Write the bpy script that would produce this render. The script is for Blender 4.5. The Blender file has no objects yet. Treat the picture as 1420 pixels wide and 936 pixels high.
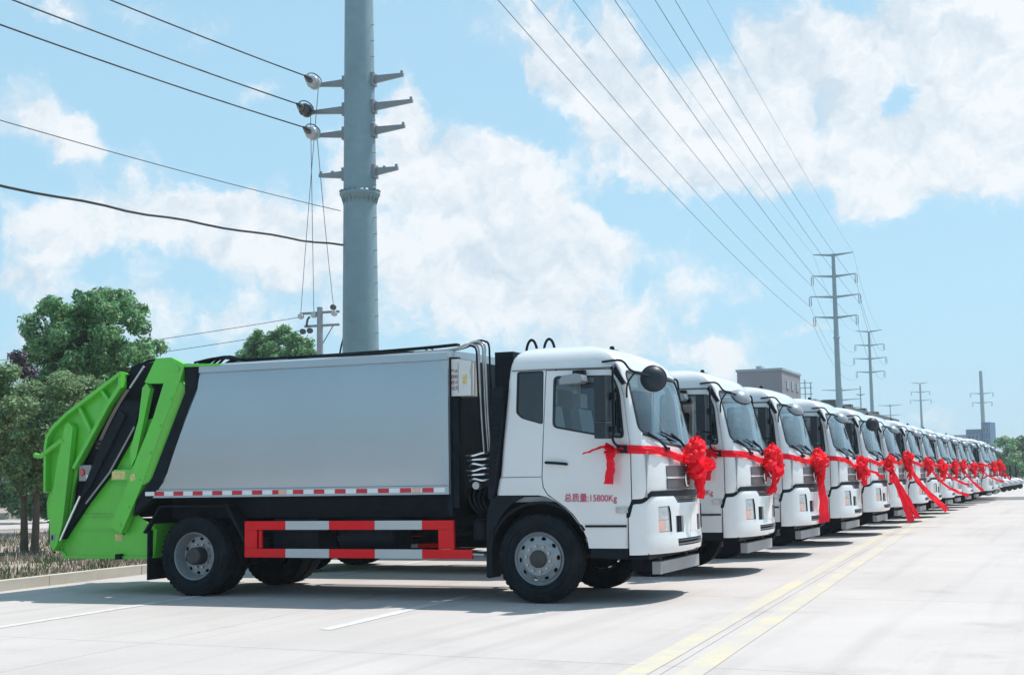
import bpy, bmesh, math, random
import numpy as np
from mathutils import Vector, Matrix, Euler

random.seed(7)
rng = np.random.default_rng(7)
scene = bpy.context.scene
COL = scene.collection

# ------------------------------------------------------------------ camera
YAW, PITCH, ROLL, FPX = 0.3941, 0.1031, -0.0164, 1901.75
fw = Vector((-math.sin(YAW) * math.cos(PITCH), math.cos(YAW) * math.cos(PITCH), math.sin(PITCH)))
rt = Vector((math.cos(YAW), math.sin(YAW), 0))
up = rt.cross(fw)
r2 = rt * math.cos(ROLL) + up * math.sin(ROLL)
u2 = -rt * math.sin(ROLL) + up * math.cos(ROLL)
cam_data = bpy.data.cameras.new('camera')
cam_data.sensor_width = 36.0
cam_data.lens = 36.0 * FPX / 1420.0
cam_data.clip_start = 0.1
cam_data.clip_end = 6000
cam = bpy.data.objects.new('camera', cam_data)
M = Matrix((r2, u2, -fw)).transposed().to_4x4()
M.translation = Vector((5.8986, -14.8305, 1.4241))
cam.matrix_world = M
COL.objects.link(cam)
scene.camera = cam

# ------------------------------------------------------------------ light
SUN_FROM = Vector((0.90, 1.15, 2.96)).normalized()      # towards the sun
SUN_EL = math.asin(SUN_FROM.z)
SUN_AZ = math.atan2(SUN_FROM.x, SUN_FROM.y)              # clockwise from +Y
sun_d = bpy.data.lights.new('sun', 'SUN')
sun_d.energy = 5.0
sun_d.angle = math.radians(0.55)
sun_d.color = (1.0, 0.94, 0.87)
sun = bpy.data.objects.new('sun', sun_d)
sun.rotation_euler = (-SUN_FROM).to_track_quat('-Z', 'Y').to_euler()
sun.location = (20, 20, 60)
COL.objects.link(sun)

scene.view_settings.view_transform = 'Standard'
scene.view_settings.look = 'None'
scene.view_settings.gamma = 1.0
scene.view_settings.exposure = 0.15
scene.view_settings.use_curve_mapping = False
scene.cycles.use_denoising = True
scene.cycles.max_bounces = 6
scene.cycles.use_adaptive_sampling = True
scene.cycles.adaptive_threshold = 0.02
scene.cycles.transparent_max_bounces = 12
scene.cycles.volume_bounces = 0
scene.cycles.caustics_reflective = False
scene.cycles.caustics_refractive = False


def build_world():
    w = bpy.data.worlds.new('World')
    scene.world = w
    w.use_nodes = True
    nt = w.node_tree
    N, L = nt.nodes, nt.links
    N.clear()

    def nd(t, **k):
        n = N.new(t)
        for a, b in k.items():
            setattr(n, a, b)
        return n

    def math_(op, a, b=None, c=None, clamp=False):
        n = nd('ShaderNodeMath', operation=op, use_clamp=clamp)
        for i, v in enumerate((a, b, c)):
            if v is None:
                continue
            if isinstance(v, (int, float)):
                n.inputs[i].default_value = v
            else:
                L.new(v, n.inputs[i])
        return n.outputs[0]

    out = nd('ShaderNodeOutputWorld')
    bg = nd('ShaderNodeBackground')
    sky = nd('ShaderNodeTexSky', sky_type='NISHITA')
    sky.sun_disc = False
    sky.sun_elevation = SUN_EL
    sky.sun_rotation = SUN_AZ
    sky.altitude = 50
    sky.air_density = 1.0
    sky.dust_density = 1.6
    sky.ozone_density = 1.6
    geo = nd('ShaderNodeNewGeometry')
    vm = nd('ShaderNodeVectorMath', operation='SCALE')
    L.new(geo.outputs['Incoming'], vm.inputs[0])
    vm.inputs['Scale'].default_value = -1.0
    sep = nd('ShaderNodeSeparateXYZ')
    L.new(vm.outputs[0], sep.inputs[0])
    X, Y, Z = sep.outputs
    az = math_('ARCTAN2', X, Y)
    el = math_('ARCSINE', Z)
    # cloud coordinates: azimuth / elevation in degrees, billowed by noise
    comb = nd('ShaderNodeCombineXYZ')
    L.new(math_('MULTIPLY', az, 57.2958), comb.inputs[0])
    L.new(math_('MULTIPLY', el, 57.2958), comb.inputs[1])

    def noise(vec, scale, detail, rough, off):
        mp = nd('ShaderNodeVectorMath', operation='ADD')
        L.new(vec, mp.inputs[0])
        mp.inputs[1].default_value = off
        n = nd('ShaderNodeTexNoise')
        n.inputs['Scale'].default_value = scale
        n.inputs['Detail'].default_value = detail
        n.inputs['Roughness'].default_value = rough
        L.new(mp.outputs[0], n.inputs['Vector'])
        return n
    deg = comb.outputs[0]
    warp = noise(deg, 0.45, 7, 0.60, (3, 8, 1))
    ws = nd('ShaderNodeVectorMath', operation='SUBTRACT')
    L.new(warp.outputs['Color'], ws.inputs[0])
    ws.inputs[1].default_value = (0.5, 0.5, 0.5)
    wm = nd('ShaderNodeVectorMath', operation='SCALE')
    L.new(ws.outputs[0], wm.inputs[0])
    wm.inputs['Scale'].default_value = 3.0
    wa = nd('ShaderNodeVectorMath', operation='ADD')
    L.new(deg, wa.inputs[0])
    L.new(wm.outputs[0], wa.inputs[1])
    wdeg = wa.outputs[0]
    base = noise(wdeg, 0.085, 5, 0.55, (41, 17, 0)).outputs['Fac']
    # cumulus banks standing in the sky (azimuth deg, elevation deg, half widths)
    puff = noise(wdeg, 0.40, 6, 0.60, (5, 23, 2)).outputs['Fac']
    puff_up = noise(wdeg, 0.40, 6, 0.60, (5.35, 23.75, 2)).outputs['Fac']
    dens = math_('MULTIPLY', math_('SUBTRACT', base, 0.495), 2.2)
    dens = math_('MULTIPLY_ADD', math_('SUBTRACT', puff, 0.5), 1.7, dens)
    for (a, e, ra, re, s) in CLOUDS:
        sc = nd('ShaderNodeVectorMath', operation='MULTIPLY_ADD')
        L.new(wdeg, sc.inputs[0])
        sc.inputs[1].default_value = (1.0 / ra, 1.0 / re, 0)
        sc.inputs[2].default_value = (-a / ra, -e / re, 0)
        ln = nd('ShaderNodeVectorMath', operation='DOT_PRODUCT')
        L.new(sc.outputs[0], ln.inputs[0])
        L.new(sc.outputs[0], ln.inputs[1])
        g = math_('POWER', 0.3679, ln.outputs['Value'])
        dens = math_('MULTIPLY_ADD', g, s * (0.90 if s > 0 else 1.0), dens)
    mr = nd('ShaderNodeMapRange', interpolation_type='SMOOTHSTEP')
    mr.inputs['From Min'].default_value = 0.08
    mr.inputs['From Max'].default_value = 0.72
    mr.inputs['To Max'].default_value = 0.93
    L.new(dens, mr.inputs['Value'])
    cover = mr.outputs[0]
    # thicker cloud is greyer beneath, with soft shading inside
    shade = noise(wdeg, 0.11, 4, 0.5, (9, 70, 4)).outputs['Fac']
    sh = nd('ShaderNodeMapRange')
    sh.inputs['From Min'].default_value = 0.38
    sh.inputs['From Max'].default_value = 0.66
    L.new(shade, sh.inputs['Value'])
    lit = math_('MULTIPLY_ADD', math_('SUBTRACT', puff_up, puff), 3.0, 0.14)
    tone = math_('MULTIPLY_ADD', sh.outputs[0], 0.55, lit, clamp=True)
    ccol = nd('ShaderNodeMixRGB')
    ccol.inputs[1].default_value = (6.9, 7.1, 7.3, 1)
    ccol.inputs[2].default_value = (4.7, 5.5, 6.2, 1)
    L.new(tone, ccol.inputs[0])
    # thin bright veil in the humid air low over the horizon
    veil = nd('ShaderNodeMapRange')
    veil.inputs['From Min'].default_value = -1.0
    veil.inputs['From Max'].default_value = 26.0
    veil.inputs['To Min'].default_value = 0.85
    veil.inputs['To Max'].default_value = 0.62
    sp2 = nd('ShaderNodeSeparateXYZ')
    L.new(deg, sp2.inputs[0])
    L.new(sp2.outputs[1], veil.inputs['Value'])
    m0 = nd('ShaderNodeMixRGB')
    L.new(veil.outputs[0], m0.inputs[0])
    L.new(sky.outputs[0], m0.inputs[1])
    m0.inputs[2].default_value = (3.35, 5.8, 7.3, 1)
    m1 = nd('ShaderNodeMixRGB')
    L.new(cover, m1.inputs[0])
    L.new(m0.outputs[0], m1.inputs[1])
    L.new(ccol.outputs[0], m1.inputs[2])
    L.new(m1.outputs[0], bg.inputs['Color'])
    bg.inputs['Strength'].default_value = 0.125
    L.new(bg.outputs[0], out.inputs[0])
    w.cycles.sampling_method = 'MANUAL'
    w.cycles.sample_map_resolution = 1024


CLOUDS = [  # azimuth, elevation (deg), half widths, strength
    (-41.1, 18.5, 1.52, 0.6, 0.8), (-42.1, 14.4, 2.02, 1.27, 0.9), (-40.6, 13.8, 1.09, 0.9, 0.6), (-32.9, 16.1, 1.07, 0.78, 0.7), (-37.7, 10.8, 4.29, 1.36, 0.8),
    (-40.8, 10.1, 1.84, 1.05, 0.6), (-34.0, 10.9, 3.37, 1.51, 0.85), (-31.9, 9.2, 3.05, 1.81, 0.8), (-42.1, 8.1, 2.13, 1.05, 0.8), (-37.7, 7.6, 1.82, 0.9, 0.6),
    (-29.5, 12.5, 1.23, 2.11, 0.6), (-27.0, 15.1, 0.94, 1.96, 0.95), (-25.5, 12.8, 1.85, 1.81, 0.9), (-22.5, 13.5, 1.86, 1.2, 0.95), (-24.0, 11.0, 3.38, 2.11, 0.85),
    (-25.3, 8.3, 2.74, 1.2, 0.7), (-21.0, 10.0, 2.14, 2.11, 0.8), (-18.0, 9.4, 3.36, 1.2, 0.75), (-22.2, 7.9, 3.65, 1.2, 0.6), (-20.4, 18.0, 1.27, 1.2, 0.9),
    (-21.3, 16.7, 0.79, 0.6, 0.8), (-17.9, 18.5, 0.7, 1.05, 0.8), (-18.4, 16.2, 1.88, 1.51, 0.95), (-16.6, 14.6, 2.18, 1.81, 0.95), (-14.4, 15.7, 1.56, 1.2, 0.9),
    (-13.6, 13.6, 1.86, 1.51, 0.8), (-11.7, 17.3, 1.73, 2.11, 1.0), (-10.9, 14.9, 1.56, 1.2, 0.8), (-8.7, 17.6, 2.84, 1.81, 0.8), (-5.3, 16.7, 3.77, 1.81, 0.85),
    (-2.2, 17.2, 2.21, 2.11, 0.85), (-8.0, 14.4, 1.24, 1.51, 0.9), (-5.2, 13.0, 2.16, 1.51, 1.0), (-2.7, 13.7, 2.17, 1.81, 1.0), (-10.7, 12.6, 3.4, 1.36, 0.85),
    (-7.0, 11.5, 2.46, 1.2, 0.8), (-3.0, 11.4, 2.15, 1.05, 0.6), (-7.8, 10.7, 1.38, 0.75, 0.7), (-15.7, 12.8, 2.16, 1.2, 0.7), (-13.7, 11.6, 2.15, 0.75, 0.6),
    (-18.8, 12.7, 0.77, 1.2, 0.5), (-10.1, 5.9, 1.45, 0.36, 0.8), (-15.1, 5.2, 2.72, 0.66, 0.6), (-19.9, 5.8, 2.42, 0.9, 0.45), (-25.8, 18.0, 2.22, 1.81, -0.5),
    (-24.0, 16.0, 1.88, 1.51, -0.5), (-15.7, 17.9, 1.11, 1.05, -0.7), (-21.2, 14.5, 1.09, 0.9, -0.5), (-37.8, 16.0, 2.51, 1.81, -0.6), (-34.0, 13.3, 2.48, 0.9, -0.5),
    (-31.0, 18.0, 1.58, 1.81, -0.6), (-6.2, 14.7, 0.69, 0.84, -0.7), (-4.3, 9.0, 3.35, 1.2, -0.6), (-11.4, 9.1, 1.83, 1.81, -0.4), (-18.5, 11.8, 1.23, 0.9, -0.3),
    (-5.3, 5.6, 3.63, 1.81, -0.4),
    (-25.9, 6.5, 4.22, 0.9, 0.5), (-18.0, 6.7, 3.01, 0.84, 0.5), (-35.4, 6.5, 3.92, 0.96, 0.55), (-13.5, 7.7, 2.41, 0.66, 0.4), (-40.7, 5.6, 2.71, 0.75, 0.4), (-6.6, 6.8, 1.81, 0.54, 0.25),
]
#CLOUDS_END
build_world()

# ------------------------------------------------------------------ materials
MATS = {}


def mat(name, col, rough=0.5, metal=0.0, var=0.0, vscale=3.0, bump=0.0, bscale=40.0, coat=0.0, spec=0.5, dirt=None, dirt_amt=0.0, dscale=1.5, island=0.0, trans=0.0):
    if name in MATS:
        return MATS[name]
    m = bpy.data.materials.new(name)
    m.use_nodes = True
    nt = m.node_tree
    N, L = nt.nodes, nt.links
    b = N['Principled BSDF']
    b.inputs['Roughness'].default_value = rough
    b.inputs['Metallic'].default_value = metal
    b.inputs['Coat Weight'].default_value = coat
    b.inputs['Coat Roughness'].default_value = 0.06
    b.inputs['Specular IOR Level'].default_value = spec
    b.inputs['Base Color'].default_value = (*col, 1)
    tc = N.new('ShaderNodeTexCoord')
    src = None
    if var > 0:
        n = N.new('ShaderNodeTexNoise')
        n.inputs['Scale'].default_value = vscale
        n.inputs['Detail'].default_value = 6
        n.inputs['Roughness'].default_value = 0.6
        L.new(tc.outputs['Object'], n.inputs['Vector'])
        hs = N.new('ShaderNodeHueSaturation')
        hs.inputs['Color'].default_value = (*col, 1)
        mr = N.new('ShaderNodeMapRange')
        mr.inputs['From Min'].default_value = 0.25
        mr.inputs['From Max'].default_value = 0.75
        mr.inputs['To Min'].default_value = 1 - var
        mr.inputs['To Max'].default_value = 1 + var
        L.new(n.outputs['Fac'], mr.inputs['Value'])
        L.new(mr.outputs[0], hs.inputs['Value'])
        src = hs.outputs[0]
    if island > 0:
        g = N.new('ShaderNodeNewGeometry')
        hs = N.new('ShaderNodeHueSaturation')
        if src:
            L.new(src, hs.inputs['Color'])
        else:
            hs.inputs['Color'].default_value = (*col, 1)
        mr = N.new('ShaderNodeMapRange')
        mr.inputs['To Min'].default_value = 1 - island
        mr.inputs['To Max'].default_value = 1 + island
        L.new(g.outputs['Random Per Island'], mr.inputs['Value'])
        L.new(mr.outputs[0], hs.inputs['Value'])
        mh = N.new('ShaderNodeMapRange')
        mh.inputs['To Min'].default_value = 0.5 - island * 0.06
        mh.inputs['To Max'].default_value = 0.5 + island * 0.06
        L.new(g.outputs['Random Per Island'], mh.inputs['Value'])
        L.new(mh.outputs[0], hs.inputs['Hue'])
        src = hs.outputs[0]
    if dirt is not None:
        n = N.new('ShaderNodeTexNoise')
        n.inputs['Scale'].default_value = dscale
        n.inputs['Detail'].default_value = 8
        n.inputs['Roughness'].default_value = 0.7
        L.new(tc.outputs['Object'], n.inputs['Vector'])
        mr = N.new('ShaderNodeMapRange')
        mr.inputs['From Min'].default_value = 0.45
        mr.inputs['From Max'].default_value = 0.8
        mr.inputs['To Max'].default_value = dirt_amt
        L.new(n.outputs['Fac'], mr.inputs['Value'])
        mx = N.new('ShaderNodeMixRGB')
        L.new(mr.outputs[0], mx.inputs[0])
        if src:
            L.new(src, mx.inputs[1])
        else:
            mx.inputs[1].default_value = (*col, 1)
        mx.inputs[2].default_value = (*dirt, 1)
        src = mx.outputs[0]
        ra = N.new('ShaderNodeMath')
        ra.operation = 'MULTIPLY_ADD'
        L.new(mr.outputs[0], ra.inputs[0])
        ra.inputs[1].default_value = 0.5
        ra.inputs[2].default_value = rough
        L.new(ra.outputs[0], b.inputs['Roughness'])
    if src:
        L.new(src, b.inputs['Base Color'])
    if bump > 0:
        n = N.new('ShaderNodeTexNoise')
        n.inputs['Scale'].default_value = bscale
        n.inputs['Detail'].default_value = 5
        L.new(tc.outputs['Object'], n.inputs['Vector'])
        bp = N.new('ShaderNodeBump')
        bp.inputs['Strength'].default_value = bump
        bp.inputs['Distance'].default_value = 0.02
        L.new(n.outputs['Fac'], bp.inputs['Height'])
        L.new(bp.outputs[0], b.inputs['Normal'])
    if trans > 0:
        o = N['Material Output']
        t = N.new('ShaderNodeBsdfTranslucent')
        if src:
            L.new(src, t.inputs['Color'])
        else:
            t.inputs['Color'].default_value = (*col, 1)
        ms = N.new('ShaderNodeMixShader')
        ms.inputs[0].default_value = trans
        L.new(b.outputs[0], ms.inputs[1])
        L.new(t.outputs[0], ms.inputs[2])
        L.new(ms.outputs[0], o.inputs['Surface'])
    MATS[name] = m
    return m


def glass(name, tint, refl_rough=0.02, boost=1.0):
    m = bpy.data.materials.new(name)
    m.use_nodes = True
    N, L = m.node_tree.nodes, m.node_tree.links
    N.remove(N['Principled BSDF'])
    t = N.new('ShaderNodeBsdfTransparent')
    t.inputs[0].default_value = (*tint, 1)
    g = N.new('ShaderNodeBsdfGlossy')
    g.inputs['Roughness'].default_value = refl_rough
    g.inputs['Color'].default_value = (0.95, 0.97, 1, 1)
    lw = N.new('ShaderNodeLayerWeight')
    lw.inputs[0].default_value = 0.5
    pw_ = N.new('ShaderNodeMath')
    pw_.operation = 'POWER'
    L.new(lw.outputs['Facing'], pw_.inputs[0])
    pw_.inputs[1].default_value = 5.0
    f0 = 0.07 * boost
    ma = N.new('ShaderNodeMath')
    ma.operation = 'MULTIPLY_ADD'
    L.new(pw_.outputs[0], ma.inputs[0])
    ma.inputs[1].default_value = 0.9 - f0
    ma.inputs[2].default_value = f0
    gb = N.new('ShaderNodeNewGeometry')
    inv = N.new('ShaderNodeMath')
    inv.operation = 'SUBTRACT'
    inv.inputs[0].default_value = 1.0
    L.new(gb.outputs['Backfacing'], inv.inputs[1])
    f = N.new('ShaderNodeMath')
    f.operation = 'MULTIPLY'
    L.new(ma.outputs[0], f.inputs[0])
    L.new(inv.outputs[0], f.inputs[1])
    mx = N.new('ShaderNodeMixShader')
    L.new(f.outputs[0], mx.inputs[0])
    L.new(t.outputs[0], mx.inputs[1])
    L.new(g.outputs[0], mx.inputs[2])
    L.new(mx.outputs[0], N['Material Output'].inputs['Surface'])
    MATS[name] = m
    return m


white_paint = mat('white_paint', (0.68, 0.685, 0.695), 0.28, coat=1.0, var=0.03, vscale=1.2, dirt=(0.45, 0.42, 0.38), dirt_amt=0.12, dscale=2.0)
green_paint = mat('green_paint', (0.105, 0.55, 0.05), 0.35, coat=0.3, var=0.10, vscale=2.0, dirt=(0.15, 0.24, 0.07), dirt_amt=0.55, dscale=4.0)
silver_paint = mat('silver_paint', (0.37, 0.435, 0.485), 0.29, metal=0.55, var=0.04, vscale=0.8, bump=0.22, bscale=2.2)
_n = silver_paint.node_tree
_bn = [n for n in _n.nodes if n.type == 'TEX_NOISE' and abs(n.inputs['Scale'].default_value - 2.2) < .01][0]
_mp = _n.nodes.new('ShaderNodeMapping')      # plate slightly rippled between its upright stiffeners
_mp.inputs['Scale'].default_value = (1.0, 0.2, 0.12)
_n.links.new([n for n in _n.nodes if n.type == 'TEX_COORD'][0].outputs['Object'], _mp.inputs['Vector'])
_n.links.new(_mp.outputs[0], _bn.inputs['Vector'])
_bn.inputs['Detail'].default_value = 1.5
black_steel = mat('black_steel', (0.007, 0.012, 0.018), 0.55, var=0.3, vscale=6, dirt=(0.05, 0.05, 0.05), dirt_amt=0.12, spec=0.1)
black_plastic = mat('black_plastic', (0.010, 0.015, 0.021), 0.5, var=0.2, vscale=8, dirt=(0.04, 0.045, 0.05), dirt_amt=0.12, spec=0.1)
rubber = mat('rubber', (0.011, 0.016, 0.021), 0.8, var=0.25, vscale=7, bump=0.25, bscale=60, dirt=(0.08, 0.075, 0.07), dirt_amt=0.2, dscale=4, spec=0.06)
seal_rubber = mat('seal_rubber', (0.010, 0.014, 0.018), 0.5)
rim_steel = mat('rim_steel', (0.27, 0.295, 0.32), 0.42, metal=0.35, var=0.08, vscale=9, dirt=(0.16, 0.14, 0.12), dirt_amt=0.35, dscale=7)
hub_iron = mat('hub_iron', (0.05, 0.048, 0.05), 0.6, metal=0.3, var=0.3, vscale=14)
chrome = mat('chrome', (0.75, 0.76, 0.78), 0.18, metal=0.9)
steel_pipe = mat('steel_pipe', (0.42, 0.42, 0.43), 0.35, metal=0.7, var=0.2, vscale=8)
red_paint = mat('red_paint', (0.72, 0.006, 0.012), 0.5, coat=0.0, spec=0.25, var=0.08, dirt=(0.2, 0.08, 0.07), dirt_amt=0.25)
white_mark = mat('white_mark', (0.48, 0.50, 0.52), 0.4, var=0.05, dirt=(0.3, 0.29, 0.27), dirt_amt=0.3)
refl_red = mat('reflector_red', (0.55, 0.015, 0.035), 0.3, var=0.15, vscale=12)
refl_white = mat('reflector_white', (0.72, 0.74, 0.76), 0.3, var=0.06, vscale=12)
grille_grey = mat('grille_grey', (0.10, 0.105, 0.115), 0.5, var=0.15, vscale=30, bump=0.5, bscale=90)
bar_grey = mat('bar_grey', (0.30, 0.30, 0.31), 0.5, var=0.1, dirt=(0.12, 0.11, 0.1), dirt_amt=0.4)
lens_clear = mat('lens_clear', (0.50, 0.52, 0.55), 0.08, metal=0.35, coat=1.0, var=0.25, vscale=16)
lens_orange = mat('lens_orange', (0.70, 0.40, 0.33), 0.12, coat=1.0, var=0.15, vscale=20)
lens_red = mat('lens_red', (0.45, 0.05, 0.05), 0.15, coat=1.0)
mirror_shell = mat('mirror_shell', (0.014, 0.024, 0.034), 0.45, spec=0.35)
mirror_grey = mat('mirror_grey', (0.24, 0.27, 0.30), 0.35, coat=0.4)
mirror_glass = mat('mirror_glass', (0.8, 0.82, 0.85), 0.03, metal=1.0)
seat_cloth = mat('seat_cloth', (0.50, 0.52, 0.54), 0.8, var=0.15)
cabin_trim = mat('cabin_trim', (0.30, 0.32, 0.335), 0.7, var=0.1)
cream_box = mat('cream_box', (0.60, 0.62, 0.62), 0.4, var=0.04)
red_ink = mat('red_ink', (0.50, 0.06, 0.12), 0.5)
box_ink = mat('box_ink', (0.22, 0.035, 0.06), 0.5)
grey_ink = mat('grey_ink', (0.25, 0.26, 0.28), 0.4)
label_yellow = mat('label_yellow', (0.58, 0.50, 0.20), 0.5, var=0.35, vscale=25)
ribbon_red = mat('ribbon_red', (0.97, 0.022, 0.050), 0.5, var=0.08, vscale=6, trans=0.45, spec=0.2)
glass_front = glass('windscreen_glass', (0.90, 0.955, 0.965), boost=1.5)
glass_side = glass('side_glass', (0.70, 0.80, 0.84), boost=1.1)
glass_dark = glass('dark_glass', (0.10, 0.19, 0.25), boost=1.0)

# ------------------------------------------------------------------ mesh helpers


def link(name, me, material, parent=None, smooth=35):
    if material is not None and len(me.materials) == 0:
        me.materials.append(material)
    o = bpy.data.objects.new(name, me)
    COL.objects.link(o)
    o.parent = parent
    if smooth:
        me.shade_smooth()
        me.set_sharp_from_angle(angle=math.radians(smooth))
    return o


def bm_mesh(bm, name='m'):
    bmesh.ops.recalc_face_normals(bm, faces=bm.faces)
    me = bpy.data.meshes.new(name)
    bm.to_mesh(me)
    bm.free()
    return me


def obj(name, bm, material, parent=None, smooth=35, bevel=0.0):
    if bevel > 0:
        es = [e for e in bm.edges if len(e.link_faces) == 2 and e.calc_face_angle(0) > 0.5]
        bmesh.ops.bevel(bm, geom=es, offset=bevel, segments=2, affect='EDGES', profile=0.5)
    return link(name, bm_mesh(bm, name), material, parent, smooth)


def empty(name, loc=(0, 0, 0), rz=0.0, parent=None):
    o = bpy.data.objects.new(name, None)
    o.empty_display_size = 0.2
    COL.objects.link(o)
    o.location = loc
    o.rotation_euler = (0, 0, rz)
    o.parent = parent
    return o


def tag(o, label=None, cat=None, group=None, kind=None):
    if label:
        o['label'] = label
    if cat:
        o['category'] = cat
    if group:
        o['group'] = group
    if kind:
        o['kind'] = kind
    return o


def box(bm, x0, x1, y0, y1, z0, z1):
    vs = [bm.verts.new((x, y, z)) for x in (x0, x1) for y in (y0, y1) for z in (z0, z1)]
    for f in ((0, 1, 3, 2), (4, 6, 7, 5), (0, 4, 5, 1), (2, 3, 7, 6), (0, 2, 6, 4), (1, 5, 7, 3)):
        bm.faces.new([vs[i] for i in f])
    return vs


def B(*a):
    bm = bmesh.new()
    box(bm, *a)
    return bm


def prism(bm, poly, a0, a1, axis='y'):
    def pt(p, a):
        if axis == 'y':
            return (p[0], a, p[1])
        if axis == 'x':
            return (a, p[0], p[1])
        return (p[0], p[1], a)
    lo = [bm.verts.new(pt(p, a0)) for p in poly]
    hi = [bm.verts.new(pt(p, a1)) for p in poly]
    n = len(poly)
    bm.faces.new(lo)
    bm.faces.new(hi[::-1])
    for i in range(n):
        bm.faces.new((lo[i], hi[i], hi[(i + 1) % n], lo[(i + 1) % n]))


def PR(poly, a0, a1, axis='y'):
    bm = bmesh.new()
    prism(bm, poly, a0, a1, axis)
    return bm


def ring_prism(outer, inner, a0, a1, axis):
    bm = bmesh.new()

    def pt(p, a):
        return (p[0], a, p[1]) if axis == 'y' else (a, p[0], p[1])
    n = len(outer)
    V = {}
    for k, poly in (('o', outer), ('i', inner)):
        for a in (0, 1):
            V[k, a] = [bm.verts.new(pt(p, (a0, a1)[a])) for p in poly]
    for i in range(n):
        j = (i + 1) % n
        bm.faces.new((V['o', 0][i], V['o', 0][j], V['o', 1][j], V['o', 1][i]))
        bm.faces.new((V['i', 0][j], V['i', 0][i], V['i', 1][i], V['i', 1][j]))
        bm.faces.new((V['o', 0][j], V['o', 0][i], V['i', 0][i], V['i', 0][j]))
        bm.faces.new((V['o', 1][i], V['o', 1][j], V['i', 1][j], V['i', 1][i]))
    return bm


def round_poly(pts, r, seg=4):
    out = []
    n = len(pts)
    for i in range(n):
        p0, p1, p2 = Vector(pts[i - 1]), Vector(pts[i]), Vector(pts[(i + 1) % n])
        a, b = (p0 - p1), (p2 - p1)
        rr = min(r, a.length * 0.45, b.length * 0.45)
        a.normalize()
        b.normalize()
        s, e = p1 + a * rr, p1 + b * rr
        for k in range(seg + 1):
            t = k / seg
            out.append(tuple(s * (1 - t) ** 2 + p1 * 2 * t * (1 - t) + e * t * t))
    return out


def offset_poly(pts, d):
    area = sum(pts[i - 1][0] * pts[i][1] - pts[i][0] * pts[i - 1][1] for i in range(len(pts)))
    s = 1 if area > 0 else -1
    out = []
    n = len(pts)
    for i in range(n):
        p0, p1, p2 = Vector(pts[i - 1]), Vector(pts[i]), Vector(pts[(i + 1) % n])
        a, b = (p1 - p0).normalized(), (p2 - p1).normalized()
        n1, n2 = Vector((a.y, -a.x)), Vector((b.y, -b.x))
        m = (n1 + n2)
        m = m.normalized() if m.length > 1e-6 else n1
        k = max(0.35, m.dot(n1))
        out.append(tuple(p1 + m * (s * d / k)))
    return out


def frame(d):
    d = d.normalized()
    a = Vector((0, 0, 1)) if abs(d.z) < 0.9 else Vector((1, 0, 0))
    u = d.cross(a).normalized()
    return u, d.cross(u).normalized()


def tube(bm, pts, r, n=8, caps=True):
    pts = [Vector(p) for p in pts]
    rs = r if isinstance(r, (list, tuple)) else [r] * len(pts)
    rings = []
    u = None
    for i, p in enumerate(pts):
        d = (pts[min(i + 1, len(pts) - 1)] - pts[max(i - 1, 0)])
        if d.length < 1e-9:
            d = Vector((0, 0, 1))
        d.normalize()
        if u is None:
            u, v = frame(d)
        else:
            u = (u - d * u.dot(d))
            u = u.normalized() if u.length > 1e-6 else frame(d)[0]
            v = d.cross(u)
        rings.append([bm.verts.new(p + (u * math.cos(6.28318 * k / n) + v * math.sin(6.28318 * k / n)) * rs[i]) for k in range(n)])
    for a, b in zip(rings, rings[1:]):
        for k in range(n):
            bm.faces.new((a[k], a[(k + 1) % n], b[(k + 1) % n], b[k]))
    if caps:
        bm.faces.new(rings[0][::-1])
        bm.faces.new(rings[-1])


def T(pts, r, n=8):
    bm = bmesh.new()
    tube(bm, pts, r, n)
    return bm


def bez(pts, seg=6):
    """Catmull-Rom through pts."""
    P = [Vector(p) for p in pts]
    P = [2 * P[0] - P[1]] + P + [2 * P[-1] - P[-2]]
    out = []
    for i in range(1, len(P) - 2):
        for k in range(seg):
            t = k / seg
            a, b, c, d = P[i - 1:i + 3]
            out.append(0.5 * ((2 * b) + (c - a) * t + (2 * a - 5 * b + 4 * c - d) * t * t + (3 * b - a - 3 * c + d) * t ** 3))
    out.append(P[-2])
    return out


def lathe(bm, prof, n=40, axis='y', c=(0, 0, 0), closed=False):
    """prof: (radius, along) pairs."""
    rings = []
    for r, h in prof:
        ring = []
        for k in range(n):
            a = 6.283185 * k / n
            if axis == 'y':
                p = (c[0] + r * math.cos(a), c[1] + h, c[2] + r * math.sin(a))
            elif axis == 'x':
                p = (c[0] + h, c[1] + r * math.cos(a), c[2] + r * math.sin(a))
            else:
                p = (c[0] + r * math.cos(a), c[1] + r * math.sin(a), c[2] + h)
            ring.append(bm.verts.new(p))
        rings.append(ring)
    pairs = list(zip(rings, rings[1:]))
    if closed:
        pairs.append((rings[-1], rings[0]))
    for a, b in pairs:
        for k in range(n):
            bm.faces.new((a[k], a[(k + 1) % n], b[(k + 1) % n], b[k]))
    if not closed:
        if prof[0][0] > 1e-4:
            bm.faces.new(rings[0][::-1])
        if prof[-1][0] > 1e-4:
            bm.faces.new(rings[-1])


def LA(prof, n=40, axis='y', c=(0, 0, 0), closed=False):
    bm = bmesh.new()
    lathe(bm, prof, n, axis, c, closed)
    bmesh.ops.remove_doubles(bm, verts=bm.verts, dist=1e-5)
    return bm


def as_mesh(bm):
    return bm_mesh(bm) if isinstance(bm, bmesh.types.BMesh) else bm


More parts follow.
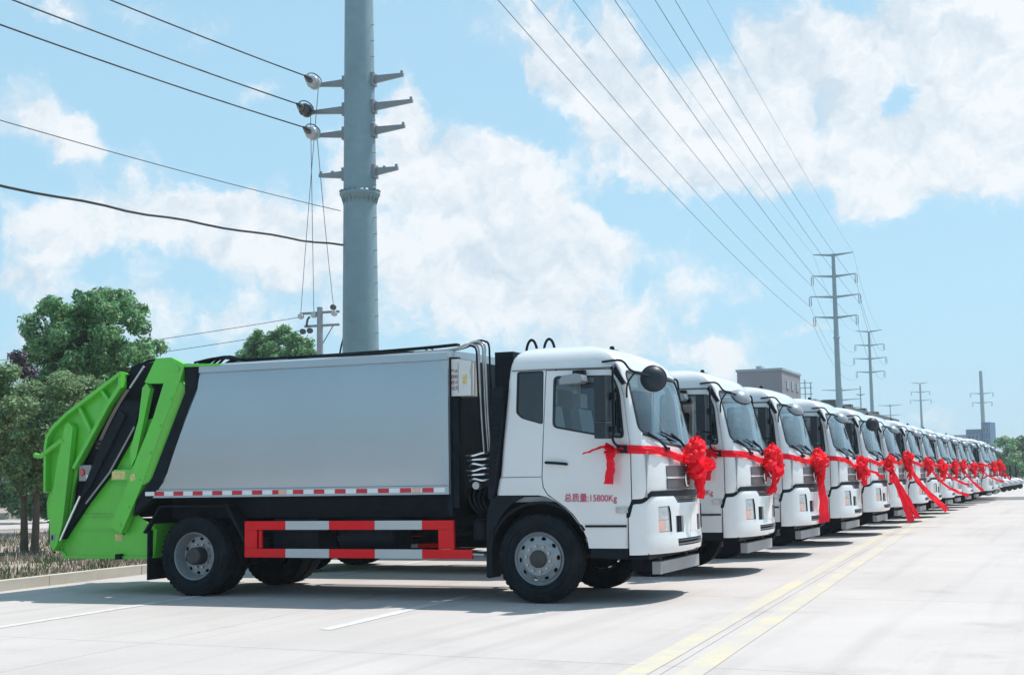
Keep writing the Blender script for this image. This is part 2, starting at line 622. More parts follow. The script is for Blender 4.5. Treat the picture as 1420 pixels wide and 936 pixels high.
def boolean(a, b, op):
    a, b = as_mesh(a), as_mesh(b)
    oa, ob = bpy.data.objects.new('ta', a), bpy.data.objects.new('tb', b)
    COL.objects.link(oa)
    COL.objects.link(ob)
    md = oa.modifiers.new('b', 'BOOLEAN')
    md.operation = op
    md.solver = 'EXACT'
    md.object = ob
    dg = bpy.context.evaluated_depsgraph_get()
    me = bpy.data.meshes.new_from_object(oa.evaluated_get(dg))
    bpy.data.objects.remove(oa)
    bpy.data.objects.remove(ob)
    me.materials.clear()
    return me


def text_mesh(body, size, matrix, extrude=0.0, weight=0.0):
    c = bpy.data.curves.new('t', 'FONT')
    c.body = body
    c.size = size
    c.extrude = extrude
    c.offset = weight
    c.align_x = 'CENTER'
    c.align_y = 'CENTER'
    o = bpy.data.objects.new('t', c)
    COL.objects.link(o)
    dg = bpy.context.evaluated_depsgraph_get()
    me = bpy.data.meshes.new_from_object(o.evaluated_get(dg))
    bpy.data.objects.remove(o)
    me.materials.clear()
    me.transform(matrix)
    return me


def copy_tree(o, parent=None, skip=()):
    c = o.copy()
    COL.objects.link(c)
    c.parent = parent
    for ch in o.children:
        if ch.name.split('.')[0] not in skip:
            copy_tree(ch, c, skip)
    return c


# ------------------------------------------------------------------ the setting
GA = math.radians(3.3)          # the paving lies a little askew to the trucks
CA, SA = math.cos(GA), math.sin(GA)


def G(x, y, z=0.0):
    return (x * CA - y * SA, x * SA + y * CA, z)


def ground_material(name, c1, c2, s1, s2, bump, rough=0.85, crack=False, lo=0.5, hi=1.05):
    m = bpy.data.materials.new(name)
    m.use_nodes = True
    N, L = m.node_tree.nodes, m.node_tree.links
    b = N['Principled BSDF']
    b.inputs['Roughness'].default_value = rough
    geo = N.new('ShaderNodeNewGeometry')

    def noise(scale, detail=8, rough=0.6):
        n = N.new('ShaderNodeTexNoise')
        n.inputs['Scale'].default_value = scale
        n.inputs['Detail'].default_value = detail
        n.inputs['Roughness'].default_value = rough
        L.new(geo.outputs['Position'], n.inputs['Vector'])
        return n
    a, f = noise(s1), noise(s2, 4)
    add = N.new('ShaderNodeMath')
    add.operation = 'MULTIPLY_ADD'
    L.new(f.outputs['Fac'], add.inputs[0])
    add.inputs[1].default_value = 0.55
    L.new(a.outputs['Fac'], add.inputs[2])
    mr = N.new('ShaderNodeMapRange')
    mr.inputs['From Min'].default_value = lo
    mr.inputs['From Max'].default_value = hi
    L.new(add.outputs[0], mr.inputs['Value'])
    mx = N.new('ShaderNodeMixRGB')
    mx.inputs[1].default_value = (*c1, 1)
    mx.inputs[2].default_value = (*c2, 1)
    L.new(mr.outputs[0], mx.inputs[0])
    col = mx.outputs[0]
    if crack:
        # oil and tyre stains, faint scuffs
        st = noise(0.55, 9, 0.72)
        r2_ = N.new('ShaderNodeMapRange')
        r2_.inputs['From Min'].default_value = 0.56
        r2_.inputs['From Max'].default_value = 0.78
        r2_.inputs['To Max'].default_value = 0.7
        L.new(st.outputs['Fac'], r2_.inputs['Value'])
        m2 = N.new('ShaderNodeMixRGB')
        L.new(r2_.outputs[0], m2.inputs[0])
        L.new(col, m2.inputs[1])
        m2.inputs[2].default_value = (c1[0] * 0.66, c1[1] * 0.64, c1[2] * 0.62, 1)
        wav = N.new('ShaderNodeTexNoise')
        wav.inputs['Scale'].default_value = 1.0
        wav.inputs['Detail'].default_value = 5
        mp = N.new('ShaderNodeMapping')
        mp.inputs['Scale'].default_value = (2.6, 0.10, 1)
        mp.inputs['Rotation'].default_value = (0, 0, -GA)
        L.new(geo.outputs['Position'], mp.inputs['Vector'])
        L.new(mp.outputs[0], wav.inputs['Vector'])
        r3 = N.new('ShaderNodeMapRange')
        r3.inputs['From Min'].default_value = 0.52
        r3.inputs['From Max'].default_value = 0.75
        r3.inputs['To Max'].default_value = 0.30
        L.new(wav.outputs['Fac'], r3.inputs['Value'])
        m3 = N.new('ShaderNodeMixRGB')
        L.new(r3.outputs[0], m3.inputs[0])
        L.new(m2.outputs[0], m3.inputs[1])
        m3.inputs[2].default_value = (c1[0] * 0.6, c1[1] * 0.6, c1[2] * 0.6, 1)
        col = m3.outputs[0]
    L.new(col, b.inputs['Base Color'])
    bp = N.new('ShaderNodeBump')
    bp.inputs['Strength'].default_value = bump
    bp.inputs['Distance'].default_value = 0.01
    L.new(f.outputs['Fac'], bp.inputs['Height'])
    L.new(bp.outputs[0], b.inputs['Normal'])
    MATS[name] = m
    return m


concrete = ground_material('concrete', (0.375, 0.350, 0.340), (0.475, 0.445, 0.435), 0.35, 30, 0.25, crack=True)
joint_mat = ground_material('joint_filler', (0.24, 0.23, 0.22), (0.32, 0.30, 0.29), 2, 40, 0.2)
dark_ground = ground_material('dark_ground', (0.11, 0.112, 0.118), (0.17, 0.17, 0.175), 0.5, 60, 0.3)
soil = ground_material('dry_soil', (0.22, 0.18, 0.15), (0.36, 0.30, 0.26), 1.2, 25, 0.6)
field = ground_material('field', (0.10, 0.12, 0.06), (0.24, 0.20, 0.13), 0.08, 4, 0.4)
kerb_stone_mat = ground_material('kerb_concrete', (0.40, 0.38, 0.34), (0.52, 0.49, 0.45), 2.5, 60, 0.2)
yellow_line = ground_material('worn_yellow_paint', (0.50, 0.455, 0.32), (0.42, 0.395, 0.38), 1.1, 12, 0.1, lo=0.62, hi=0.88)
white_line = ground_material('worn_white_paint', (0.56, 0.57, 0.57), (0.42, 0.40, 0.39), 1.8, 14, 0.1, lo=0.66, hi=0.95)


def sheet(name, corners, material, kind='structure', parent=None):
    me = bpy.data.meshes.new(name)
    me.from_pydata([tuple(c) for c in corners], [], [tuple(range(len(corners)))])
    o = link(name, me, material, parent, 0)
    if kind and parent is None:
        o['kind'] = kind
    return o


ground = sheet('ground', [(-3000, -400, -0.06), (3000, -400, -0.06), (3000, 5000, -0.06), (-3000, 5000, -0.06)], field)
KX = -8.06
road = sheet('road', [G(KX, -60, -0.018), G(70, -60, -0.018), G(90, 600, -0.018), G(KX, 600, -0.018)], joint_mat)
# concrete slabs with recessed joints: single slabs near by, the far paving in one piece
SK = -0.10
xs_ = [KX, -2.35, 2.66, 7.7, 12.8, 18.0]
ys_ = [-22.4, -16.4, -10.4, -4.4, 1.6, 7.6, 13.6, 19.6, 25.6, 31.6, 37.6, 43.6]
gap = 0.004
for i in range(len(xs_) - 1):
    for j in range(len(ys_) - 1):
        x0, x1, y0, y1 = xs_[i] + gap, xs_[i + 1] - gap, ys_[j] + gap, ys_[j + 1] - gap
        f = lambda x, y: (x, y + SK * (x + 1))
        bm = bmesh.new()
        q = [f(x0, y0), f(x1, y0), f(x1, y1), f(x0, y1)]
        prism(bm, [G(*p)[:2] for p in q], -0.05, 0.0, 'z')
        o = obj('concrete_slab', bm, concrete, road, 0)
me = bpy.data.meshes.new('far_paving')
V, F = [], []


def quad(a, b, c, d):
    k = len(V)
    V.extend((a, b, c, d))
    F.append((k, k + 1, k + 2, k + 3))


fs = lambda x, y: G(x, y + SK * (x + 1), -0.001)
quad(fs(KX, 43.612), fs(18, 43.612), G(18, 600, -0.001), G(KX, 600, -0.001))
quad(fs(18.012, -30), G(70, -30, -0.001), G(90, 600, -0.001), G(18.012, 600, -0.001))
quad(G(KX, -60, -0.001), G(18, -60, -0.001), fs(18, -22.412), fs(KX, -22.412))
me.from_pydata(V, [], F)
link('far_paving', me, concrete, road, 0)
o = sheet('dark_band', [G(-7.9, 58.5, 0.003), G(80, 57.5, 0.003), G(80, 67, 0.003), G(-7.9, 67.5, 0.003)], dark_ground)  # darker grey band laid across the far paving


def stripe(name, x0, x1, y0, y1, material, z=0.004):
    n = max(1, int((y1 - y0) / 2))
    bm = bmesh.new()
    rows = []
    for k in range(n + 1):
        y = y0 + (y1 - y0) * k / n
        rows.append((bm.verts.new(G(x0 + random.uniform(-.006, .006), y, z)), bm.verts.new(G(x1 + random.uniform(-.006, .006), y, z))))
    for a, b in zip(rows, rows[1:]):
        bm.faces.new((a[0], a[1], b[1], b[0]))
    o = obj(name, bm, material, None, 0)
    o['kind'] = 'structure'
    return o


stripe('yellow_line', 2.36, 2.57, -20, 130, yellow_line)
stripe('yellow_line', 2.76, 2.97, -20, 130, yellow_line)
stripe('parking_line', -1.28, -1.14, -2.95, 3.2, white_line)
stripe('parking_line', -4.78, -4.64, -6.2, 3.2, white_line)
stripe('parking_line', -4.78, -4.64, 4.2, 9.4, white_line)

# kerb, verge, the second road behind it
kerb = empty('kerb', G(KX, 0, 0))
kerb['kind'] = 'structure'
bm = bmesh.new()
box(bm, -0.16, 0.0, 0.006, 1.144, -0.1, 0.145)
es = [e for e in bm.edges if e.calc_face_angle(0) > 0.5]
bmesh.ops.bevel(bm, geom=es, offset=0.015, segments=2, affect='EDGES')
kme = bm_mesh(bm, 'kerb_stone')
kme.materials.append(kerb_stone_mat)
for k in range(-6, 34):
    o = bpy.data.objects.new('kerb_stone', kme)
    COL.objects.link(o)
    o.parent = kerb
    o.location = G(random.uniform(-.004, .004), 0.55 + k * 1.15, random.uniform(-.004, .004))
    o.rotation_euler = (0, 0, GA + random.uniform(-.002, .002))
bm = bmesh.new()
prism(bm, [G(-0.16, 39.8)[:2], G(0, 39.8)[:2], G(0, 600)[:2], G(-0.16, 600)[:2]], -0.1, 0.145, 'z')
obj('kerb_run', bm, kerb_stone_mat, kerb, 0)

# uneven soil verge
bm = bmesh.new()
nx, ny = 40, 110
grid = []
for j in range(ny + 1):
    row = []
    for i in range(nx + 1):
        x = KX - 0.165 - (15.4) * (i / nx)
        y = -22 + (110 * (j / ny) ** 1.6)
        h = 0.10 + 0.05 * math.sin(x * 1.3 + y * .7) * math.sin(y * .9 - x * .4) + random.uniform(-.02, .02)
        if i == 0:
            h = 0.12
        row.append(bm.verts.new(G(x, y, h)))
    grid.append(row)
for j in range(ny):
    for i in range(nx):
        bm.faces.new((grid[j][i], grid[j][i + 1], grid[j + 1][i + 1], grid[j + 1][i]))
o = obj('verge', bm, soil, None, 60)
o['kind'] = 'structure'
second_road = sheet('second_road', [G(-37, -60, 0.02), G(-23.62, -60, 0.02), G(-23.62, 600, 0.02), G(-37, 600, 0.02)], concrete)
o = obj('far_kerb', PR([G(-37.5, -60)[:2], G(-37.2, -60)[:2], G(-37.2, 300)[:2], G(-37.5, 300)[:2]], 0.0, 0.3, 'z'), kerb_stone_mat, None, 0)
o['kind'] = 'structure'
o = sheet('far_verge', [G(-80, -60, 0.1), G(-37.5, -60, 0.1), G(-37.5, 300, 0.1), G(-80, 300, 0.1)], soil)


def blades(name, spots, hmin, hmax, wid, material, label, parent=None):
    n = len(spots)
    h = rng.uniform(hmin, hmax, n)
    a = rng.uniform(0, 6.283, n)
    lean = rng.uniform(0, 0.7, n)
    b = rng.uniform(0, 6.283, n)
    V = np.zeros((n, 3, 3), np.float32)
    dx, dy = np.cos(a) * wid, np.sin(a) * wid
    V[:, 0] = spots
    V[:, 1] = spots
    V[:, 2] = spots
    V[:, 0, 0] -= dx
    V[:, 0, 1] -= dy
    V[:, 1, 0] += dx
    V[:, 1, 1] += dy
    V[:, 2, 0] += np.cos(b) * lean * h
    V[:, 2, 1] += np.sin(b) * lean * h
    V[:, 2, 2] += h
    me = bpy.data.meshes.new(name)
    me.from_pydata(V.reshape(-1, 3).tolist(), [], np.arange(3 * n).reshape(n, 3).tolist())
    o = link(name, me, material, parent, 0)
    tag(o, label, 'grass', None, 'stuff')
    return o


dry_grass = mat('dry_grass', (0.30, 0.245, 0.20), 0.9, island=0.5)
green_grass = mat('green_grass', (0.09, 0.13, 0.05), 0.9, island=0.5)


def verge_spots(n, clump):
    out = []
    while len(out) < n:
        x = KX - 0.25 - 12.5 * random.random() ** 1.3
        y = -4 + 28 * random.random()
        for _ in range(clump):
            px, py = random.gauss(x, .12), random.gauss(y, .12)
            if px > KX - .2:
                continue
            out.append(G(px, py, 0.09))
    return np.array(out, np.float32)


blades('verge_grass', verge_spots(26000, 14), 0.03, 0.15, 0.016, dry_grass, 'dry brown grass and litter on the verge behind the kerb')
blades('verge_weeds', verge_spots(11000, 24), 0.04, 0.22, 0.016, green_grass, 'low green weeds among the dry grass on the verge')

# ------------------------------------------------------------------ garbage truck
# local frame: +x forward, y = -1.25 is the side towards the open paving, z up


def pw(tab, z):
    if z <= tab[0][0]:
        return tab[0][1:]
    for a, b in zip(tab, tab[1:]):
        if z <= b[0]:
            t = (z - a[0]) / (b[0] - a[0])
            return tuple(p + (q - p) * t for p, q in zip(a[1:], b[1:]))
    return tab[-1][1:]


CAB = [  # z, x_back, x_side, x_front, half width
    (0.50, -.50, 1.00, 1.28, 1.150), (1.10, -.55, 1.06, 1.34, 1.165), (1.20, -.555, 1.145, 1.41, 1.167), (1.30, -.545, 1.157, 1.435, 1.168),
    (1.42, -.52, 1.158, 1.435, 1.168), (1.47, -.495, 1.158, 1.432, 1.167), (1.62, -.48, 1.157, 1.425, 1.166), (1.74, -.47, 1.15, 1.405, 1.166),
    (1.90, -.455, 1.135, 1.35, 1.162), (2.10, -.435, 1.11, 1.285, 1.152), (2.30, -.415, 1.08, 1.22, 1.142), (2.50, -.395, 1.045, 1.155, 1.130), (2.66, -.38, 1.00, 1.10, 1.118),
    (2.71, -.375, .975, 1.075, 1.112), (2.78, -.365, .93, 1.035, 1.095), (2.85, -.345, .86, .965, 1.065), (2.905, -.31, .77, .88, 1.02), (2.95, -.255, .64, .75, .94), (2.98, -.18, .48, .58, .83), (3.0, -.06, .2, .3, .6)]


def cab_loop(z, inset=0.0, n=2.2, nf=30):
    xb, xs, xf, hw = pw(CAB, z)
    xb += inset
    xs -= inset * 0.5
    xf -= inset
    hw -= inset
    L_ = []
    r = 0.07
    for k in range(6):
        a = math.pi * 0.5 * k / 5
        L_.append((xb + r - r * math.cos(a), -hw + r - r * math.sin(a)))
    m = 10
    for k in range(1, m):
        L_.append((xb + r + (xs - xb - r) * k / m, -hw))
    for k in range(nf + 1):
        a = -math.pi / 2 + math.pi * k / nf
        s, c = math.sin(a), max(0.0, math.cos(a))
        L_.append((xs + (xf - xs) * c ** (2 / n), hw * math.copysign(abs(s) ** (2 / n), s)))
    for k in range(m - 1, 0, -1):
        L_.append((xb + r + (xs - xb - r) * k / m, hw))
    for k in range(5, -1, -1):
        a = math.pi * 0.5 * k / 5
        L_.append((xb + r - r * math.cos(a), hw - r + r * math.sin(a)))
    return L_


def cab_solid(inset=0.0, zlo=0.63, dz_top=None):
    bm = bmesh.new()
    zt = 3.0
    levels = [zlo] + [t[0] for t in CAB if t[0] > zlo + 0.01]
    extra = []
    for a, b in zip(levels, levels[1:]):
        extra.append(a)
        if b - a > 0.13:
            extra.append((a + b) / 2)
    levels = extra + [levels[-1]]
    rings = []
    for z in levels:
        zz = z - inset * max(0.0, min(1.0, (z - 2.6) / 0.3))
        rings.append([bm.verts.new((x, y, zz)) for x, y in cab_loop(z, inset)])
    n = len(rings[0])
    for a, b in zip(rings, rings[1:]):
        for k in range(n):
            bm.faces.new((a[k], a[(k + 1) % n], b[(k + 1) % n], b[k]))
    bm.faces.new(rings[0][::-1])
    bm.faces.new(rings[-1])
    return bm


def cab_x(y, z, out=0.0, n=2.2):
    xb, xs, xf, hw = pw(CAB, z)
    t = min(1.0, abs(y) / hw)
    return xs + (xf - xs) * (1 - t ** n) ** (1 / n) + out


BUMP = [(0.555, -.03), (0.575, 0.0), (0.62, .012), (0.70, .016), (0.755, .004), (0.80, .0), (1.08, -.003), (1.15, -.008), (1.195, -.018), (1.22, -.045)]


def bump_x(y, z, out=0.0):
    off = pw(BUMP, z)[0]
    t = min(1.0, abs(y) / 1.175)
    return 1.09 + (0.405 + off) * (1 - t ** 2.1) ** (1 / 2.1) + out


def bump_top(x):
    return pw([(1.09, .985), (1.112, 1.0), (1.15, 1.135), (1.245, 1.142), (1.315, 1.22), (1.6, 1.22)], x)[0]


def bumper_solid(o1, o2, full=True):
    """closed shell between offsets o1 (outside) and o2 (inside)"""
    bm = bmesh.new()
    nf = 72
    prs = []
    for k in range(nf + 1):
        a = -math.pi / 2 + math.pi * k / nf
        s, c = math.sin(a), max(0.0, math.cos(a))
        prs.append((s, c))

    rows = []
    for (s, c) in prs:
        y0 = 1.175 * math.copysign(abs(s) ** (2 / 2.1), s)
        zt = bump_top(1.09 + 0.405 * c ** (2 / 2.1))
        col = []
        for off in (o1, o2):
            w = 1.175 + off
            cc = []
            for (zf, of) in BUMP:
                z = 0.555 + (zf - 0.555) / (1.22 - 0.555) * (zt - 0.555)
                x = 1.09 + (0.405 + of + off) * c ** (2 / 2.1)
                cc.append((x, y0 * w / 1.175, z))
            col.append(cc)
        rows.append(col)
    m = len(BUMP)
    Vv = [[[bm.verts.new(p) for p in side] for side in col] for col in rows]
    for i in range(len(rows) - 1):
        for j in range(m - 1):
            bm.faces.new((Vv[i][0][j], Vv[i + 1][0][j], Vv[i + 1][0][j + 1], Vv[i][0][j + 1]))
            bm.faces.new((Vv[i][1][j], Vv[i][1][j + 1], Vv[i + 1][1][j + 1], Vv[i + 1][1][j]))
        bm.faces.new((Vv[i][0][0], Vv[i][1][0], Vv[i + 1][1][0], Vv[i + 1][0][0]))
        bm.faces.new((Vv[i][0][-1], Vv[i + 1][0][-1], Vv[i + 1][1][-1], Vv[i][1][-1]))
    for i in (0, -1):
        for j in range(m - 1):
            bm.faces.new((Vv[i][0][j], Vv[i][0][j + 1], Vv[i][1][j + 1], Vv[i][1][j]))
    return bm


def make_wheel_meshes():
    R = 0.51
    W = {}
    # tyre section, outer face at 0, going inwards (+)
    prof = [(0.300, 0.02), (0.322, 0.008), (0.330, 0.002), (0.340, 0.004), (0.350, -0.004), (0.392, -0.012), (0.396, -0.006), (0.402, -0.006), (0.406, -0.012), (0.44, -0.009), (0.446, -0.003), (0.452, -0.004), (0.475, 0.006), (0.497, 0.022), (0.506, 0.036), (R, 0.06), (R, 0.085), (0.498, 0.088), (0.498, 0.098), (R, 0.101), (R, 0.135), (0.498, 0.138), (0.498, 0.148), (R, 0.151),
            (R, 0.185), (0.506, 0.205), (0.475, 0.235), (0.44, 0.25), (0.385, 0.254), (0.33, 0.238), (0.300, 0.22)]
    bm = bmesh.new()
    lathe(bm, prof, 56, 'y', closed=True)
    # shoulder tread blocks
    for k in range(44):
        a = 6.283185 * k / 44
        for yy in (0.024, 0.188):
            M_ = Matrix.Rotation(-a, 4, 'Y')
            vs = box(bm, 0.487, 0.5085, yy - 0.010, yy + 0.028, -0.020, 0.020)
            bmesh.ops.transform(bm, matrix=M_, verts=vs)
    W['tyre'] = bm_mesh(bm, 'tyre')
    W['tyre'].materials.append(rubber)

    def disc(prof, hole_r, hole_h, n=10, hw=0.030, hl=0.020):
        me = bm_mesh(LA(prof, 64, 'y', closed=True))
        cut = bmesh.new()
        for k in range(n):
            a = 6.283185 * (k + .5) / n
            ring0, ring1 = [], []
            for q in range(14):
                t = 6.283185 * q / 14
                u, v = hl * math.cos(t), hw * math.sin(t)
                x = (hole_r + u) * math.cos(a) - v * math.sin(a)
                z = (hole_r + u) * math.sin(a) + v * math.cos(a)
                ring0.append(cut.verts.new((x, hole_h - 0.08, z)))
                ring1.append(cut.verts.new((x, hole_h + 0.08, z)))
            cut.faces.new(ring0)
            cut.faces.new(ring1[::-1])
            for q in range(14):
                cut.faces.new((ring0[q], ring1[q], ring1[(q + 1) % 14], ring0[(q + 1) % 14]))
        return boolean(me, cut, 'DIFFERENCE')
    # front: rim lip, well, then the disc bulging towards us
    front = [(0.306, 0.012), (0.306, 0.026), (0.292, 0.055), (0.275, 0.075), (0.262, 0.045), (0.205, 0.022), (0.185, 0.002), (0.0, 0.002), (0.0, -0.008), (0.19, -0.008), (0.212, 0.010), (0.258, 0.030), (0.268, 0.050), (0.280, 0.045), (0.293, 0.012), (0.300, 0.006)]
    W['rim_front'] = disc(front[:7] + [(0.09, 0.002), (0.09, -0.008)] + front[9:], 0.235, 0.03)
    W['rim_front'].materials.append(rim_steel)
    rear = [(0.306, 0.012), (0.306, 0.026), (0.292, 0.06), (0.275, 0.12), (0.255, 0.165), (0.19, 0.160), (0.09, 0.158), (0.09, 0.148), (0.19, 0.148), (0.245, 0.152), (0.262, 0.115), (0.28, 0.05), (0.293, 0.012), (0.300, 0.006)]
    W['rim_rear'] = disc(rear, 0.218, 0.155)
    W['rim_rear'].materials.append(rim_steel)
    W['hub_front'] = bm_mesh(LA([(0.0, -0.052), (0.06, -0.052), (0.09, -0.046), (0.1, -0.034), (0.102, 0.01), (0.0, 0.012)], 32), 'hub')
    W['hub_front'].materials.append(hub_iron)
    W['hub_rear'] = bm_mesh(LA([(0.0, -0.02), (0.085, -0.02), (0.105, -0.008), (0.112, 0.01), (0.115, 0.16), (0.0, 0.165)], 32), 'hub')
    W['hub_rear'].materials.append(hub_iron)
    for k, rr, y0, y1 in (('front', 0.148, -0.034, 0.004), ('rear', 0.150, 0.118, 0.155)):
        bm = bmesh.new()
        for q in range(10):
            a = 6.283185 * q / 10 + .1
            lathe(bm, [(0.015, y0), (0.015, y1)], 6, 'y', (rr * math.cos(a), 0, rr * math.sin(a)))
        W['nuts_' + k] = bm_mesh(bm, 'lug_nuts')
        W['nuts_' + k].materials.append(steel_pipe)
    W['drum'] = bm_mesh(LA([(0.0, 0.05), (0.2, 0.05), (0.245, 0.09), (0.245, 0.24), (0.0, 0.24)], 28), 'brake_drum')
    W['drum'].materials.append(black_steel)
    W['drum_rear'] = bm_mesh(LA([(0.0, 0.17), (0.2, 0.17), (0.245, 0.2), (0.245, 0.50), (0.0, 0.50)], 28), 'brake_drum')
    W['drum_rear'].materials.append(black_steel)
    for k in W:
        W[k].shade_smooth()
        W[k].set_sharp_from_angle(angle=math.radians(30))
    return W


def add_wheel(W, parent, x, side, kind, spin):
    w = empty('wheel', (x, -1.20 if side < 0 else 1.20, 0.51), 0, parent)
    if side > 0:
        w.rotation_euler = (0, 0, math.pi)

    def put(name, key, y=0.0):
        o = bpy.data.objects.new(name, W[key])
        COL.objects.link(o)
        o.parent = w
        o.location = (0, y, 0)
        o.rotation_euler = (0, spin, 0)
        return o
    put('tyre', 'tyre')
    put('rim', 'rim_' + kind)
    put('hub', 'hub_' + kind)
    n = put('lug_nuts', 'nuts_' + kind)
    n['kind'] = 'stuff'
    put('brake_drum', 'drum' if kind == 'front' else 'drum_rear')
    if kind == 'rear':
        put('tyre', 'tyre', 0.30)
    return w


MIRROR_AT = Vector((1.345, -.90, 2.555))


def mirror_meshes(dc, ax):
    ax = ax.normalized()
    u, v = frame(ax)
    bm = bmesh.new()
    prof = [(0.0, .07), (.05, .066), (.09, .052), (.122, .030), (.142, .004), (.146, -.012), (.138, -.018), (0.0, -.018)]
    rings = []
    for r_, h_ in prof:
        rings.append([bm.verts.new(dc + ax * h_ + (u * math.cos(6.2832 * k / 28) * r_ + v * math.sin(6.2832 * k / 28) * r_)) for k in range(28)])
    for a, b in zip(rings, rings[1:]):
        for k in range(28):
            bm.faces.new((a[k], a[(k + 1) % 28], b[(k + 1) % 28], b[k]))
    bmesh.ops.remove_doubles(bm, verts=bm.verts, dist=1e-5)
    b2 = bmesh.new()
    tube(b2, [dc + u * .145 * math.cos(6.2832 * k / 28) + v * .145 * math.sin(6.2832 * k / 28) - ax * .008 for k in range(29)], .013, 6)
    return bm_mesh(bm), bm_mesh(b2)


def make_truck():
    T0 = empty('garbage_truck')
    NEAR = -1.25
    # ---------------- cab
    doorwin = round_poly([(.200, 2.615), (.93, 2.595), (1.005, 2.40), (1.055, 1.868), (.70, 1.918), (.186, 2.02)], 0.06)
    rearwin = round_poly([(-.262, 2.685), (.072, 2.685), (.062, 2.065), (-.272, 2.15)], 0.03)
    rearwin = round_poly([(-.262, 2.685), (.068, 2.685), (.062, 2.06), (-.20, 2.135), (-.272, 2.20)], 0.03)
    wind = round_poly([(-1.055, 2.655), (0, 2.675), (1.055, 2.655), (1.095, 1.95), (.55, 1.80), (0, 1.775), (-.55, 1.80), (-1.095, 1.95)], 0.09)
    door = [(.103, 2.69), (.90, 2.672), (.955, 2.655), (1.00, 2.58), (1.055, 2.33), (1.10, 1.95), (1.128, 1.75), (1.128, 1.17), (1.09, 1.05), (1.078, .60), (.600, .60), (.575, .74), (.50, .90), (.42, 1.01), (.32, 1.10), (.21, 1.175), (.11, 1.245), (.058, 1.33), (.045, 1.44), (.075, 2.06)]
    arch = [(-.9, .3), (.588, .3), (.588, .64), (.562, .76), (.485, .905), (.405, 1.01), (.312, 1.095), (.2, 1.17), (.095, 1.222), (0, 1.238), (-.9, 1.243)]
    shell = boolean(cab_solid(0.0, 0.63), cab_solid(0.028, 0.50), 'DIFFERENCE')
    shell = boolean(shell, PR(arch, -2, 2), 'DIFFERENCE')
    shell = boolean(shell, PR(wind, 0.55, 2.2, 'x'), 'DIFFERENCE')
    shell = boolean(shell, PR(doorwin, -2, 2), 'DIFFERENCE')
    dprism_big = offset_poly(door, 0.007)
    dsmall = offset_poly(door, -0.006)
    cab_me = boolean(shell, PR(dprism_big, -2, -0.6), 'DIFFERENCE')
    cab_me = boolean(cab_me, PR(dprism_big, 0.6, 2), 'DIFFERENCE')
    cab_me = boolean(cab_me, PR(rearwin, -2, 2), 'DIFFERENCE')
    cab = link('cab', cab_me, white_paint, T0, 32)
    thin = boolean(cab_solid(0.014, 0.9), cab_solid(0.020, 0.8), 'DIFFERENCE')
    band = boolean(cab_solid(-0.003, 0.9), cab_solid(0.024, 0.8), 'DIFFERENCE')
    for s, (a0, a1) in ((-1, (-2, -0.6)), (1, (0.6, 2))):
        d_me = boolean(shell.copy(), PR(dsmall, a0, a1), 'INTERSECT')
        d = link('door', d_me, white_paint, T0, 32)
        tv = Vector((0, s * 1, 0))
        yo = s * 1.168
        obj('door_handle', round_handle(yo, s), black_plastic, d)
        obj('trim_strip', B(.565, 1.06, min(yo, yo + s * .006), max(yo, yo + s * .006), .868, .893), black_plastic, d, 0)
        gl = boolean(thin.copy(), PR(offset_poly(doorwin, -0.004), a0, a1), 'INTERSECT')
        link('door_window', gl, glass_side, T0, 32)
        sl = boolean(band.copy(), ring_prism(offset_poly(doorwin, 0.004), offset_poly(doorwin, -0.020), a0, a1, 'y'), 'INTERSECT')
        link('window_seal', sl, seal_rubber, d, 32)
        gl = boolean(thin.copy(), PR(offset_poly(rearwin, -0.003), a0, a1), 'INTERSECT')
        g = link('rear_side_window', gl, glass_dark, T0, 32)
        sl = boolean(band.copy(), ring_prism(offset_poly(rearwin, 0.003), offset_poly(rearwin, -0.012), a0, a1, 'y'), 'INTERSECT')
        link('window_seal', sl, seal_rubber, g, 32)
        obj('side_marker_lamp', B(.94, 1.085, min(yo, yo + s * .016), max(yo, yo + s * .016), 1.028, 1.094), lens_clear, d, 35, 0.006)
        if s < 0:
            lamp = T0.children[-1]
    wg = link('windscreen', boolean(thin.copy(), PR(offset_poly(wind, -0.004), 0.55, 2.2, 'x'), 'INTERSECT'), glass_front, T0, 32)
    link('windscreen_seal', boolean(band.copy(), ring_prism(offset_poly(wind, 0.005), offset_poly(wind, -0.028), 0.55, 2.2, 'x'), 'INTERSECT'), seal_rubber, wg, 32)
    # wheel-arch lip in the cab colour
    lip = [(.600, .64), (.575, .77), (.50, .915), (.42, 1.02), (.322, 1.108), (.21, 1.183), (.10, 1.236), (0, 1.252), (-.55, 1.257)]
    # gutter over the door
    obj('rain_gutter', T([(-.33, -1.128, 2.70), (.09, -1.128, 2.70), (.90, -1.122, 2.688), (.97, -1.11, 2.67)], 0.007, 6), grille_grey, cab)
    obj('cab_crease', B(-.47, .035, -1.1715, -1.166, 1.446, 1.453), grille_grey, cab, 0)
    # interior
    for y in (-0.55, 0.55):
        bm = bmesh.new()
        box(bm, -.05, .45, y - .26, y + .26, 1.25, 1.62)
        st = obj('seat', bm, seat_cloth, T0, 35, 0.05)
        bm = bmesh.new()
        prism(bm, [(-.05, 1.6), (.10, 1.6), (-.02, 2.3), (-.14, 2.3)], y - .25, y + .25)
        obj('backrest', bm, seat_cloth, st, 35, 0.04)
        obj('headrest', B(-.13, -.03, y - .13, y + .13, 2.32, 2.50), seat_cloth, st, 35, 0.03)
    obj('dashboard', PR([(.75, 1.2), (1.28, 1.2), (1.30, 1.72), (1.05, 1.80), (.85, 1.74), (.75, 1.6)], -1.08, 1.08), cabin_trim, T0, 35, 0.03)
    bm = bmesh.new()
    ring = [(0.2 * math.cos(a) * 1.0, 0.2 * math.sin(a)) for a in [6.2832 * k / 24 for k in range(25)]]
